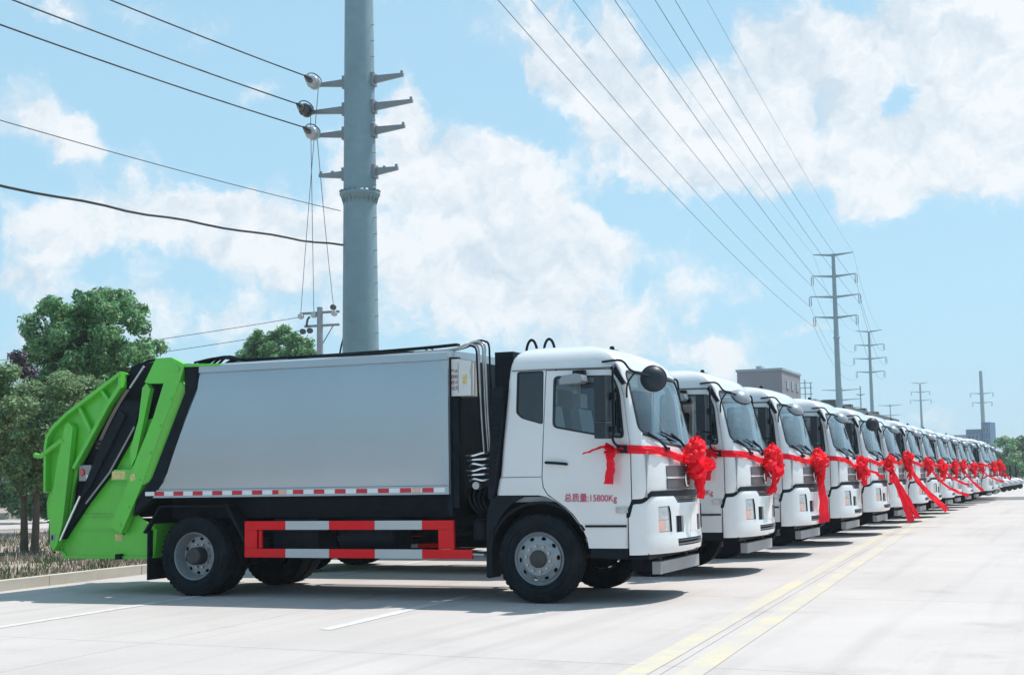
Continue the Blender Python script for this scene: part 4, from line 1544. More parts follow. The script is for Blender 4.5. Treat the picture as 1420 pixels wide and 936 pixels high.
        for d in (0, .03):
            obj('ram_hose', T(bez([(-5.84 - d, s * 1.19, 2.70), (-5.98 - d, s * 1.21, 2.50), (-6.12 - d, s * 1.215, 2.28), (-6.24 - d, s * 1.21, 2.08), (-6.35 - d, s * 1.17, 1.93)]), .012, 6), label_hose, T0)
        for z_ in (2.02, 1.96):
            obj('hose_clip', B(-6.36, -6.24, *yy(1.225, 1.15), z_ - .012, z_ + .012), black_plastic, T0, 0)
        lp = obj('tail_lamp', B(-6.66, -6.46, *yy(1.17, 1.10), 1.50, 1.71), bar_grey, T0, 35, .012)
        obj('lamp_lens', LA([(0, -.02), (.04, -.02), (.048, -.008), (.048, .02), (0, .02)], 18, 'y', (-6.605, s * 1.17, 1.615)), lens_red, lp)
        obj('lamp_reflector', B(-6.54, -6.48, *yy(1.175, 1.168), 1.53, 1.58), refl_white, lp, 0)
        obj('top_hose', T(bez([(-5.93, s * .95, 2.92), (-5.86, s * .95, 3.02), (-5.72, s * .95, 3.09), (-5.5, s * .95, 3.10), (-5.3, s * .95, 3.06)]), .016, 7), black_steel, T0)
        if s < 0:
            obj('caution_label', B(-6.09, -5.87, -1.2035, -1.2005, 1.515, 1.62), label_yellow, T0, 0)
            obj('caution_label', B(-6.10, -5.985, -1.1085, -1.1055, .695, .785), label_yellow, T0, 0)
            obj('caution_label', PR([(-5.76, 1.56), (-5.69, 1.59), (-5.66, 1.51), (-5.74, 1.47)], -1.2535, -1.2505), label_yellow, T0, 0)
        obj('rear_corner_post', PR([(-6.03, .46), (-6.03, .53), (-5.96, .53), (-5.96, .46)], *yy(1.19, 1.0)), black_steel, T0, 0)
    # hopper shell between the sides
    def strip(path, y0, y1, th):
        poly = path + [(x + th[0], z + th[1]) for x, z in path[::-1]]
        return PR(poly, y0, y1)
    obj('hood_skin', strip([(-5.95, 2.93), (-6.42, 2.66), (-6.84, 2.415), (-7.08, 2.225), (-7.165, 2.11), (-7.195, 1.95), (-7.185, 1.35)], -1.125, 1.125, (.025, -.015)), green_paint, T0, 35)
    obj('hopper_floor', strip([(-7.05, .60), (-6.9, .47), (-5.48, .47)], -1.135, 1.135, (.02, .03)), green_paint, T0, 35)
    obj('tailgate_top', B(-5.9, -5.0, -1.05, 1.05, 2.93, 3.02), black_steel, T0, 0)
    obj('tailgate_back', PR([(-5.5, 2.92), (-5.4, 2.92), (-5.9, 1.0), (-6.0, 1.0)], -1.05, 1.05), black_steel, T0, 0)
    obj('hopper_front_plate', B(-5.50, -5.46, -1.12, 1.12, .49, 1.0), green_paint, T0, 0)
    # hoses along the roof
    for k in range(3):
        p = bez([(-5.0, -.9 + .1 * k, 3.04), (-4.6, -.95 + .08 * k, 3.08 + .015 * k), (-4.2, -.98 + .07 * k, 3.04), (-3.6, -1.0 + .05 * k, 3.03), (-2.6, -1.02 + .05 * k, 3.03), (-1.6, -1.02 + .05 * k, 3.05), (-1.1, -1.0 + .04 * k, 3.07)])
        obj('roof_hose', T(p, .016, 6), black_steel, T0)
    for k in range(5):
        a0 = -.7 + .12 * k
        p = bez([(-4.95, a0, 3.03), (-4.75, a0 - .03, 3.10 + .02 * (k % 3)), (-4.45, a0 - .08, 3.07), (-4.1, a0 - .1, 3.02)])
        obj('hose_bundle_strand', T(p, .018, 6), black_steel, T0)
    # ---------------- side guard: red / white rails
    for s in (-1, 1):
        def yy(a, b):
            return sorted((s * a, s * b))
        sg = obj('side_guard', B(-3.98, -3.80, *yy(1.235, 1.19), .615, .845), red_paint, T0, 35, .004)
        obj('guard_inner_post', B(-3.775, -3.735, *yy(1.225, 1.19), .62, .84), red_paint, sg, 35, .004)
        obj('guard_post', B(-1.265, -1.065, *yy(1.235, 1.19), .615, .845), red_paint, sg, 35, .004)
        segs = [(-3.98, -3.38, red_paint), (-3.38, -2.755, white_mark), (-2.755, -2.12, red_paint), (-2.12, -1.48, white_mark), (-1.48, -1.065, red_paint)]
        for (a, b, m_) in segs:
            obj('rail_section', B(a + .0015, b - .0015, *yy(1.238, 1.195), .848, .955), m_, sg, 35, .004)
            b2 = -.825 if b > -1.1 else b
            obj('rail_section', B(a + .0015, b2 - .0015, *yy(1.238, 1.195), .505, .612), m_, sg, 35, .004)
        for x in (-3.86, -1.17):
            obj('guard_bracket', B(x - .03, x + .03, *yy(1.19, .45), .80, .86), black_steel, sg, 0)
        obj('rail_end_bolt', T([(-.825, s * 1.21, .555), (-.68, s * 1.21, .55)], .018, 8), steel_pipe, sg)
    return T0


def round_handle(yo, s):
    bm = bmesh.new()
    pts = [(.10, yo + s * .008, 1.615), (.12, yo + s * .03, 1.612), (.24, yo + s * .036, 1.604), (.34, yo + s * .03, 1.594), (.36, yo + s * .008, 1.59)]
    tube(bm, bez(pts, 4), .016, 8)
    return bm


label_hose = mat('hose_brown', (0.16, 0.13, 0.10), 0.5)
W = make_wheel_meshes()
proto = make_truck()
for s in (-1, 1):
    add_wheel(W, proto, 0.0, s, 'front', 0.25)
    add_wheel(W, proto, -4.78, s, 'rear', 0.1)

SPACE = 4.334
NT = 16
ORD = ['nearest', 'second', 'third', 'fourth', 'fifth', 'sixth', 'seventh', 'eighth', 'ninth', 'tenth', 'eleventh', 'twelfth', 'thirteenth', 'fourteenth', 'fifteenth', 'farthest']
HIDDEN = ('reflector', 'marker_lamp', 'box_lettering', 'box_label', 'caution_label', 'valve_spool', 'louvre', 'hose_bundle_strand', 'ram_hose', 'hose_clip', 'cross_member', 'leaf_spring', 'hydraulic_pipe', 'hose', 'valve_tag', 'arm_hose', 'arm_slot', 'arm_plate', 'lamp_reflector', 'guard_inner_post', 'rail_end_bolt', 'lug_nuts', 'sun_visor')
DX = [0, .0, -.05, .02, .03, -.04, .03, .0, .04, -.03, .02, .03, .30, .32, .05, .0]
trucks = []
alt_dome, alt_rim = mirror_meshes(MIRROR_AT, Vector((.50, -.50, .70)))
for me_, m_ in ((alt_dome, mirror_grey), (alt_rim, mirror_shell)):
    me_.materials.append(m_)
    me_.shade_smooth()
for k in range(NT):
    t = proto if k == 0 else copy_tree(proto, None, HIDDEN)
    yaw = 0 if k == 0 else math.radians(random.uniform(-.9, .9))
    t.location = (DX[k], 1.25 + SPACE * k, 0)
    t.rotation_euler = (0, 0, yaw)
    if k == 0:
        lab = 'nearest garbage truck, seen whole, white cab, silver body and green hopper'
    elif k == NT - 1:
        lab = 'white cab garbage truck standing last at the far end of the row'
    else:
        lab = ORD[k] + ' truck of the row counted from the nearest, white cab with red rosette'
    if k not in (0, 4):       # most round mirrors are tilted down, showing a pale shell
        for ch in t.children:
            if ch.name.startswith('front_mirror'):
                ch.data = alt_dome
                for g in ch.children:
                    if g.name.startswith('mirror_rim'):
                        g.data = alt_rim
    tag(t, lab, 'garbage truck', 'garbage trucks parked side by side')
    if k in (1, 2):        # a longer chassis: its rear axle sits further back
        for ch in t.children:
            if ch.name.split('.')[0] in ('wheel', 'rear_axle') and (ch.location.x < -3 or ch.name.startswith('rear_axle')):
                ch.location.x -= 1.15
    trucks.append((t, DX[k], yaw))

# ------------------------------------------------------------------ red ribbons


def ribbon(bm, pts, w, side, seg=5, twist=0.0, fold=0.012, w1=None):
    """cloth strip along pts; side = width direction; slightly folded across"""
    P = bez(pts, seg)
    n = len(P)
    rows = []
    for i, p in enumerate(P):
        t = i / (n - 1)
        ww = w if w1 is None else w + (w1 - w) * t
        d = (P[min(i + 1, n - 1)] - P[max(i - 1, 0)]).normalized()
        s = Vector(side)
        s = (s - d * s.dot(d))
        s = s.normalized() if s.length > 1e-4 else frame(d)[0]
        if twist:
            s = Matrix.Rotation(twist * t, 3, d) @ s
        nn = d.cross(s)
        row = []
        for q in range(7):
            u = q / 6 - .5
            off = fold * math.sin(q * 2.1 + i * .5) + fold * .5 * math.sin(i * 1.7 + q)
            row.append(bm.verts.new(p + s * (u * ww) + nn * off))
        rows.append(row)
    for a, b in zip(rows, rows[1:]):
        for q in range(6):
            bm.faces.new((a[q], a[q + 1], b[q + 1], b[q]))


def rosette(seed, c, r, sx=.75):
    R_ = random.Random(seed)
    bm = bmesh.new()
    for k in range(30):
        d = Vector((abs(R_.gauss(0, .6)) * sx, R_.gauss(0, 1), R_.gauss(0, 1.0))).normalized()
        u, v = frame(d)
        a = R_.uniform(0, 6.28)
        s = u * math.cos(a) + v * math.sin(a)
        nrm = d.cross(s)
        L_ = r * R_.uniform(.65, 1.3)
        wdt = r * R_.uniform(.35, .75)
        e = nrm * L_ * .35
        pts = [c, c + d * L_ * .5 + e, c + d * L_ + e * .5, c + d * L_ * 1.02 - e * .5, c + d * L_ * .5 - e, c + d * .02]
        ribbon(bm, pts, wdt, s, 3, R_.uniform(-.5, .5), r * .05)
    # small raised frill at the top
    for k in range(8):
        a = R_.uniform(-.7, .7)
        d = Vector((.25, math.sin(a), math.cos(a) + .3)).normalized()
        pts = [c, c + d * r * .7, c + d * r * R_.uniform(1.15, 1.5)]
        ribbon(bm, pts, r * .3, Vector((.6, math.cos(a), -math.sin(a))), 3, .6, r * .06, r * .04)
    return bm


def make_ribbon(k):
    t, dx, yaw = trucks[k]
    R_ = random.Random(100 + k)
    rb = empty('red_ribbon', (dx, 1.25 + SPACE * k, 0), yaw)
    cy = .02 + R_.uniform(-.06, .08) if k else .06
    cz = [1.62, 1.62, 1.63, 1.55, 1.66, 1.72, 1.66, 1.62, 1.60, 1.66, 1.58, 1.60, 1.62, 1.75, 1.6, 1.6][k]
    c = Vector((cab_x(cy, cz, .10), cy, cz))
    rr = 1.12 * [.185, .18, .18, .16, .17, .19, .17, .17, .17, .17, .17, .17, .18, .2, .17, .17][k]
    ro = obj('rosette', rosette(k, c, rr), ribbon_red, rb, 60)

    def surf(y, z, out=.022):
        return Vector((cab_x(y, z, out), y, z))
    for s in (-1, 1):
        bm = bmesh.new()
        z0 = 1.755
        sag = R_.uniform(-.02, .05)
        pts = [Vector((.985, s * 1.225, z0)), Vector((1.10, s * 1.20, 1.745)), surf(s * 1.12, 1.735, .03), surf(s * .9, 1.72 - sag, .03), surf(s * .55, 1.68 - sag, .03), surf(s * .28, cz + .03, .04), c + Vector((-.03, s * .05, .0))]
        ribbon(bm, pts, .10, (0, 0, 1), 5, .0, .012, .085)
        obj('sash', bm, ribbon_red, rb, 60)
        kn = bmesh.new()
        p = Vector((.955, s * 1.245, 1.76))
        for q in range(8):
            d = Vector((R_.gauss(0, 1), s * abs(R_.gauss(0, .5)), R_.gauss(0, 1))).normalized()
            ribbon(kn, [p, p + d * .06, p + d * .11 + Vector((0, 0, -.02)), p + Vector((0, s * .01, -.02))], .07, frame(d)[0], 3, .4, .008)
        obj('knot', kn, ribbon_red, rb, 60)
        bm = bmesh.new()
        ribbon(bm, [p + Vector((-.01, 0, 0)), p + Vector((-.03, s * .03, -.12)), p + Vector((-.045, s * .02, -.24)), p + Vector((-.055, s * .03, -.36 - R_.uniform(0, .05)))], .09, (1, s * .25, 0), 5, .25, .016, .15)
        obj('knot_tail', bm, ribbon_red, rb, 60)
        if k < 4:
            bm = bmesh.new()
            ribbon(bm, [p, p + Vector((-.10, s * .03, .02)), p + Vector((-.24, s * .05, -.025)), p + Vector((-.36, s * .04, -.055))], .05, (0, .4, 1), 5, .9, .008, .03)
            obj('knot_end', bm, ribbon_red, rb, 60)
    # tails from the rosette
    tails = {0: [((.02, .10, -.05), (.03, .20, -.14), (.02, .24, -.30), .20, .16), ((.03, .04, -.1), (.03, .10, -.2), (.02, .16, -.33), .10, .12)],
             1: [((.02, .12, -.05), (.02, .16, -.15), (.02, .18, -.26), .10, .08)],
             2: [((.03, .0, -.1), (.05, .04, -.55), (.07, .08, -1.05), .13, .26)],
             3: [((.10, .1, -.04), (.25, .18, -.10), (.42, .24, -.22), .10, .08)],
             4: [((.12, .0, -.25), (.26, .03, -.75), (.48, .04, -1.36), .12, .24), ((.12, .05, -.22), (.34, .10, -.72), (.62, .12, -1.28), .10, .16)],
             5: [((.20, .0, -.35), (.55, .04, -.85), (.98, .06, -1.28), .12, .22), ((.16, .05, -.36), (.40, .1, -.75), (.80, .12, -1.16), .10, .14)],
             6: [((.22, .0, -.30), (.60, .04, -.70), (1.12, .05, -.92), .10, .14)],
             7: [((.15, .0, -.20), (.45, .04, -.45), (.85, .05, -.62), .10, .12)],
             9: [((.12, .0, -.25), (.36, .03, -.62), (.72, .04, -.95), .10, .18)],
             11: [((.15, .0, -.20), (.45, .04, -.45), (.95, .05, -.62), .10, .14)],
             13: [((.1, .0, -.20), (.3, .04, -.45), (.55, .05, -.75), .10, .14)]}
    for (a, b, e, w0, w1) in tails.get(k, [((.04, .02, -.12), (.06, .05, -.28), (.07, .07, -.42), .09, .13)]):
        bm = bmesh.new()
        ribbon(bm, [c, c + Vector(a), c + Vector(b), c + Vector(e)], w0, (.15, 1, .1), 7, .5, .018, w1)
        obj('rosette_tail', bm, ribbon_red, rb, 60)
    for q in range(4 if k < 8 else 2):
        bm = bmesh.new()
        ln = R_.uniform(.22, .5)
        sy = R_.uniform(-.22, .24)
        p1 = c + Vector((R_.uniform(.0, .08), sy * .5, -.08 + R_.uniform(-.05, .05)))
        p2 = c + Vector((R_.uniform(.0, .12), sy * .85, -ln * .6))
        p3 = c + Vector((R_.uniform(-.02, .10), sy, -ln))
        ribbon(bm, [c, p1, p2, p3], R_.uniform(.05, .09), (R_.uniform(-.4, .4), 1, R_.uniform(-.3, .3)), 6, R_.uniform(-1.6, 1.6), .016, R_.uniform(.03, .12))
        obj('loose_end', bm, ribbon_red, rb, 60)
    if k == 0:
        lab = 'red sash ribbon with rosette tied across the nearest truck cab'
    elif k == NT - 1:
        lab = 'red ribbon and rosette on the farthest truck of the row'
    else:
        lab = 'red ribbon and rosette on the ' + ORD[k] + ' truck of the row'
    tag(rb, lab, 'ribbon', 'red ribbons tied to the truck fronts')


for k in range(NT):
    make_ribbon(k)

# ------------------------------------------------------------------ power poles and wires
pole_steel = mat('galvanised_pole', (0.22, 0.315, 0.365), 0.55, metal=0.25, var=0.10, vscale=1.2, dirt=(0.12, 0.13, 0.14), dirt_amt=0.3, dscale=0.8)
arm_steel = mat('galvanised_arm', (0.24, 0.26, 0.28), 0.5, metal=0.4, var=0.1)
porcelain = mat('porcelain_white', (0.45, 0.48, 0.50), 0.25, coat=0.5)
porcelain_dark = mat('porcelain_dark', (0.035, 0.035, 0.045), 0.25, coat=0.5)
wire_mat = mat('conductor', (0.05, 0.055, 0.065), 0.5, metal=0.3)
cable_mat = mat('black_cable', (0.02, 0.022, 0.026), 0.6)
concrete_pole = mat('concrete_pole', (0.30, 0.31, 0.33), 0.8, var=0.12)


def lerp(a, b, t):
    return a + (b - a) * t


def steel_pole(loc, H, r0, r1, arms, label, insul=True, nseg=32, flange_z=None, detail=True, rz=GA):
    root = empty('power_pole', loc, rz)
    rad = lambda z: lerp(r0, r1, z / H)
    bm = bmesh.new()
    lathe(bm, [(rad(z), z) for z in (0, H * .3, H * .6, H * .85, H)], nseg, 'z')
    obj('shaft', bm, pole_steel, root, 40)
    if flange_z:
        r = rad(flange_z)
        fl = obj('flange', LA([(r, -.18), (r + .05, -.10), (r + .13, .02), (r + .13, .09), (r + .06, .10), (r, .20)], nseg, 'z', (0, 0, flange_z)), pole_steel, root, 30)
        for k in range(22 if detail else 0):
            a = 6.2832 * k / 22
            bm = bmesh.new()
            vs = box(bm, r - .02, r + .15, -.012, .012, -.30, .17)
            for v in vs:
                if v.co.z < 0 and v.co.x > r:
                    v.co.x = r + .01
            bmesh.ops.transform(bm, matrix=Matrix.Translation((0, 0, flange_z)) @ Matrix.Rotation(a, 4, 'Z'), verts=vs)
            obj('flange_rib', bm, pole_steel, fl, 0)
    for (z, hl, ins) in arms:
        for s in (-1, 1):
            r = rad(z)
            bm = bmesh.new()
            vs = box(bm, 0, 1, -.5, .5, -.5, .5)
            for v in vs:
                t = v.co.x
                hgt = lerp(.30, .10, t)
                wid = lerp(.22, .10, t)
                v.co = Vector((s * lerp(r - .05, hl, t), v.co.y * wid, z + .02 + v.co.z * hgt + t * .22))
            ca = obj('crossarm', bm, arm_steel if detail else pole_steel, root, 0)
            if ins:
                for q in (-.12, .12):
                    bm = bmesh.new()
                    prof = [(.015, 0)]
                    for g in range(7):
                        prof += [(.03, -.12 - g * .15), (.10, -.17 - g * .15), (.03, -.20 - g * .15)]
                    prof += [(.015, -1.3)]
                    lathe(bm, prof, 8, 'z', (s * (hl - .05 + q), 0, z + .2))
                    obj('insulator', bm, porcelain_dark, ca)
    tag(root, label, 'power pole', 'steel power poles along the row')
    return root


HV = [(21.6, 2.75, True), (24.3, 3.2, True), (27.0, 2.85, True), (29.8, 2.55, False)]
P1 = Vector((-16.1, 25.0, 0))
P2 = Vector((-23.2, 164.7, 0))
P3 = Vector((-33.2, 266.2, 0))
P4 = Vector((-42.0, 439.0, 0))
P5 = Vector((-21.7, 411.5, 0))
P0 = Vector((-9.5, -112.0, 0))
HV1 = [(z + 6.5, hl, q) for z, hl, q in HV]
pole1 = steel_pole(P1, 36.5, .66, .295, HV1, 'big steel tubular pole rising behind the nearest truck', flange_z=10.95)
steel_pole(P2, 30.0, .50, .22, HV, 'steel pole with four crossarms behind the fourth truck', nseg=16, detail=False, flange_z=19)
steel_pole(P3, 29.8, .50, .22, HV, 'second far steel pole with crossarms, right of the one behind the fourth truck', nseg=12, detail=False)
steel_pole(P4, 29.8, .55, .25, HV[1:], 'distant steel pole over the middle of the receding cabs', nseg=10, detail=False)
steel_pole(P5, 31, .75, .45, HV[:2], 'distant bare steel pole above the blue building', nseg=10, detail=False)
steel_pole((-47.4, 318, 0), 22, .40, .2, [(17.0, 4.6, False), (19.0, 4.6, False), (21.3, 4.6, False)], 'distant pole with wide short arms seen beside the tall crossarm pole', nseg=8, detail=False)
steel_pole((-39.0, 291.0, 0), 20.5, .2, .12, [(18.5, 1.0, False)], 'thin distant pole standing between the two tall crossarm poles', nseg=8, detail=False)
steel_pole((-48.9, 418, 0), 22.5, .3, .15, [(19, 3.0, False), (22, 3.6, False)], 'small distant pole just above the warehouse roof end', nseg=8, detail=False)

# the near pole's lower brackets with strain insulators
LOWER = [(14.88, 1.55, 1.62), (13.95, 1.85, 1.95), (13.12, 1.60, 1.66)]
for i, (z, hl, hr) in enumerate(LOWER + [(11.72, 1.52, 1.40)]):
    for s, L_ in ((-1, hl), (1, hr)):
        r = lerp(.66, .36, z / 30)
        bm = bmesh.new()
        vs = box(bm, 0, 1, -.5, .5, -.5, .5)
        for v in vs:
            t = v.co.x
            v.co = Vector((s * lerp(r - .03, L_, t), v.co.y * lerp(.14, .10, t), z + v.co.z * lerp(.26, .11, t) + .05 * t))
        br = obj('bracket_arm', bm, arm_steel, pole1, 35, .01)
        obj('bracket_collar', B(min(s * (r - .06), s * (r + .07)), max(s * (r - .06), s * (r + .07)), -.16, .16, z - .22, z + .22), arm_steel, br, 35, .02)
        obj('arm_pin', T([(s * (L_ - .06), 0, z + .08), (s * (L_ - .06), 0, z + .19)], .05, 8), arm_steel, br)
        if i == 3:
            obj('arm_pin', T([(s * (L_ - .5), 0, z + .08), (s * (L_ - .5), 0, z + .17)], .05, 8), arm_steel, br)
        if s < 0 and i < 3:
            ins = obj('strain_insulator', LA([(.02, -.56), (.06, -.52), (.19, -.47), (.22, -.40), (.08, -.36), (.08, -.30), (.21, -.26), (.23, -.18), (.08, -.14), (.03, -.06), (.02, 0)], 20, 'y', (-L_ - .02, 0, z + .06)), porcelain_dark if i == 1 else porcelain, pole1)
            obj('strain_clamp', T([(-L_ - .02, -.48, z + .06), (-L_ - .03, -.66, z + .09), (-L_ - .03, -.92, z + .13)], [.08, .13, .04], 8), porcelain_dark, ins)
            obj('jumper', T(bez([(-L_ - .03, -.85, z + .12), (-L_ - .02, -.6, z + .30), (-L_ + .02, -.25, z + .36), (-L_ + .10, 0, z + .22), (-L_ + .06, .05, z - .02)]), .02, 6), cable_mat, ins)
for k in range(26):       # climbing pegs
    z = 3 + k * .55
    r = lerp(.66, .36, z / 30)
    obj('climbing_peg', T([(r - .02, -.1, z), (r + .11, -.1, z)], .012, 6), arm_steel, pole1)


def wire(name, a, b, sag, r, label, cat='wire', group=None, m=wire_mat, n=24, wob=0.0):
    a, b = Vector(a), Vector(b)
    pts = []
    for i in range(n + 1):
        t = i / n
        p = a.lerp(b, t)
        p.z -= 4 * sag * t * (1 - t)
        if wob:
            p += Vector((math.sin(i * 1.9) * wob, 0, math.sin(i * 1.3 + 1) * wob))
        pts.append(p)
    o = obj(name, T(pts, r, 6), m, None, 60)
    tag(o, label, cat, group)
    return o


def rot(p, base):
    return Vector(base) + Vector((p[0] * CA - p[1] * SA, p[0] * SA + p[1] * CA, p[2]))


sn = {-1: 'left', 1: 'right'}
for i, (z, hl, ins) in enumerate(HV):
    lev = ['lowest', 'second lowest', 'third', 'topmost'][i]
    for s in (-1, 1):
        dz = -1.1 if ins else .25
        r = .020 if ins else .013
        a, b, c = rot((s * hl, 0, z + dz + 6.5), P1), rot((s * hl, 0, z + dz), P2), rot((s * hl, 0, z + dz), P3)
        wire('overhead_wire', a, b, 1.6 if ins else 1.2, r, f'{lev} overhead wire on the {sn[s]}, slanting down to the pole behind the fourth truck', 'wire', 'overhead wires')
        wire('overhead_wire', b, c, 2.6, r, f'{lev} distant {sn[s]} wire strung between the two tall far poles', 'wire', 'overhead wires')
for i, (z, hl, hr) in enumerate(LOWER):
    a = rot((-hl - .03, -.9, z + .13), P1)
    b = Vector((-18.6 + .1 * i, -26, z - .05))
    wire('street_cable', a, b, .75, .022, ['topmost', 'middle', 'lowest'][i] + ' of three black wires running left from white insulators on the big pole', 'wire', 'wires leaving the big pole to the left', cable_mat, 40)
wire('street_cable', (-16.62, 24.6, 10.42), (-17.4, -26, 10.7), .75, .012, 'thin grey wire meeting the big pole just under its flange', 'wire', None, wire_mat, 40)
wire('street_cable', (-16.65, 24.8, 9.28), (-17.4, -26, 8.9), .95, .034, 'thick black bundled cable meeting the big pole low down', 'cable', None, cable_mat, 60, .025)

# small concrete pole behind the hopper tree
cp = empty('utility_pole', (-25.1, 37.6, 0), GA)
tag(cp, 'small concrete utility pole with insulators left of the big pole', 'utility pole')
bm = bmesh.new()
lathe(bm, [(.19, 0), (.13, 9.15)], 16, 'z')
obj('shaft', bm, concrete_pole, cp, 40)
obj('crossarm', B(-.95, .95, -.05, .05, 8.86, 8.96), arm_steel, cp, 0)
obj('crossarm', B(-.75, .95, -.05, .05, 8.28, 8.38), arm_steel, cp, 0)
obj('arm_brace', T([(.65, 0, 8.3), (.15, 0, 7.55)], .025, 6), arm_steel, cp)
obj('arm_brace', B(.1, .75, -.04, .04, 6.2, 6.28), arm_steel, cp, 0)
for x, z, d in ((-.90, 8.78, 0), (-.25, 8.8, 0), (.75, 8.82, 0), (-.8, 8.1, 1), (-.45, 8.12, 1), (.70, 9.1, 1), (.8, 6.3, 1)):
    obj('insulator', LA([(.03, -.14), (.12, -.10), (.13, -.02), (.05, .02), (.12, .06), (.10, .12), (.02, .14)], 12, 'y', (x, -.08, z)), porcelain_dark if d else porcelain, cp)
obj('cutout_fuse', T([(-.62, -.1, 8.32), (-.55, -.12, 8.62), (-.45, -.1, 8.75)], .05, 6), porcelain_dark, cp)
for i, (x, z) in enumerate(((-.9, 8.78), (-.25, 8.8), (.75, 8.82))):
    tz, tl = LOWER[i][0], LOWER[i][1]
    a = rot((-tl - .02, .05, tz - .02), P1)
    b = rot((x, -.1, z + .1), (-25.1, 37.6, 0))
    wire('drop_wire', a, b, -.2 + .25 * i, .012, ['left', 'middle', 'right'][i] + ' of the thin wires dropping from the big pole to the small pole', 'wire', 'drop wires')
for i, z in enumerate((8.75, 8.15)):
    wire('service_wire', (-25.9, 37.4, z), (-62, 30, z - 2.2), .6, .014, ['upper', 'lower'][i] + ' thin wire running left from the small pole behind the tree', 'wire', 'service wires')
wire('down_lead', (-16.72, 25.0, 6.4), (-17.35, 25.2, 4.2), .0, .03, 'black cable hanging down beside the foot of the big pole', 'cable', None, cable_mat, 10, .02)

# ------------------------------------------------------------------ trees
leaf_bright = mat('leaf_bright', (0.165, 0.34, 0.15), 0.5, island=0.6, trans=0.45)
leaf_dark = mat('leaf_dark', (0.10, 0.20, 0.09), 0.6, island=0.55, trans=0.4)
leaf_olive = mat('leaf_olive', (0.20, 0.30, 0.15), 0.6, island=0.55, trans=0.45)
leaf_purple = mat('leaf_purple', (0.075, 0.065, 0.085), 0.6, island=0.5, trans=0.15)
bark = mat('bark', (0.12, 0.09, 0.07), 0.9, var=0.3, vscale=6, bump=0.6, bscale=14)


def leaf_mesh(name, centres, radii, n, size, flat=1.0, seed=0):
    r_ = np.random.default_rng(seed)
    C_ = np.array(centres, np.float64)
    Rd = np.array(radii, np.float64)
    wgt = Rd ** 2
    idx = r_.choice(len(C_), n, p=wgt / wgt.sum())
    d = r_.normal(size=(n, 3))
    d /= np.linalg.norm(d, axis=1)[:, None]
    rad = Rd[idx] * (r_.uniform(0, 1, n) ** .33) * r_.uniform(.75, 1.12, n)
    P = C_[idx] + d * rad[:, None] * np.array((1, 1, flat))
    nrm = d * .6 + r_.normal(size=(n, 3)) * .6 + np.array((0, 0, .5))
    nrm /= np.linalg.norm(nrm, axis=1)[:, None]
    a = r_.normal(size=(n, 3))
    a[:, 2] -= .5
    u = a - nrm * (a * nrm).sum(1)[:, None]
    u /= np.linalg.norm(u, axis=1)[:, None]
    v = np.cross(nrm, u)
    s = size * r_.uniform(.6, 1.3, n)
    hl, hw = (s)[:, None], (s * .42)[:, None]
    V = np.stack([P - u * hl, P + v * hw + nrm * hl * .12, P + u * hl, P - v * hw + nrm * hl * .12], 1).astype(np.float32)
    me = bpy.data.meshes.new(name)
    me.vertices.add(4 * n)
    me.vertices.foreach_set('co', V.ravel())
    me.loops.add(4 * n)
    me.loops.foreach_set('vertex_index', np.arange(4 * n, dtype=np.int32))
    me.polygons.add(n)
    me.polygons.foreach_set('loop_start', np.arange(0, 4 * n, 4, dtype=np.int32))
    me.update()
    me.validate()
    return me


def clumps(seed, c, rx, ry, rz, n, rmin, rmax, shape=None):
    R_ = random.Random(seed)
    out, rad = [], []
    while len(out) < n:
        p = Vector((R_.uniform(-1, 1), R_.uniform(-1, 1), R_.uniform(-1, 1)))
        l = p.length
        if l > 1 or l < .25:
            continue
        if shape and not shape(p):
            continue
        out.append((c[0] + p.x * rx, c[1] + p.y * ry, c[2] + p.z * rz))
        rad.append(R_.uniform(rmin, rmax) * (1.1 - .35 * l))
    return out, rad


def tree(name, loc, label, stems, cl, n, size, m, group=None, seed=0, limbs=9, flat=.8, cat='tree'):
    root = empty(name, loc)
    tag(root, label, cat, group)
    R_ = random.Random(seed)
    C_, Rd = cl
    bm = bmesh.new()
    top = None
    for (pts, r0, r1) in stems:
        P = bez(pts, 4)
        tube(bm, P, [lerp(r0, r1, i / (len(P) - 1)) for i in range(len(P))], 9)
        top = P[-1]
        base = P[max(1, int(len(P) * .55))]
        for k in range(limbs):
            c = Vector(R_.choice(C_))
            t = R_.uniform(.45, .95)
            st = P[int(t * (len(P) - 1))]
            mid = st.lerp(c, .5) + Vector((R_.uniform(-.15, .15), R_.uniform(-.15, .15), .12))
            rr = lerp(r0, r1, t) * .55
            tube(bm, [st, mid, c], [rr, rr * .6, rr * .2], 6)
    obj('trunk', bm, bark, root, 60)
    cr = link('crown', leaf_mesh('crown', C_, Rd, n, size, flat, seed), m, root, 0)
    return root


bt = clumps(3, (0, 0, 5.2), 2.15, 2.0, 2.05, 130, .28, .58, lambda p: p.z > -.72 and abs(p.x) < 1.02 - .62 * max(0, p.z))
tree('broadleaf_tree', (-20.9, 17.4, 0.1), 'large round-crowned green tree standing behind the hopper', [([(0.1, 0, 0), (.08, .05, 1.2), (-.02, 0, 2.6), (-.1, 0, 4.2), (-.15, 0, 6.2)], .13, .03)], bt, 40000, .078, leaf_bright, seed=3, limbs=22)
b2 = clumps(5, (-.15, 0, 2.5), 1.75, 1.6, 1.45, 95, .24, .48, lambda p: p.z > -.80)
tree('roadside_tree', (-13.75, 7.0, 0.1), 'bushy grey-green roadside tree with two thin stems at the left edge', [([(-.08, 0, 0), (-.10, 0, .8), (-.14, .02, 1.7), (-.3, .05, 2.7)], .085, .03), ([(.16, .02, 0), (.18, .03, .8), (.20, 0, 1.7), (.35, 0, 2.7)], .085, .03)], b2, 52000, .048, leaf_olive, seed=5, limbs=16)
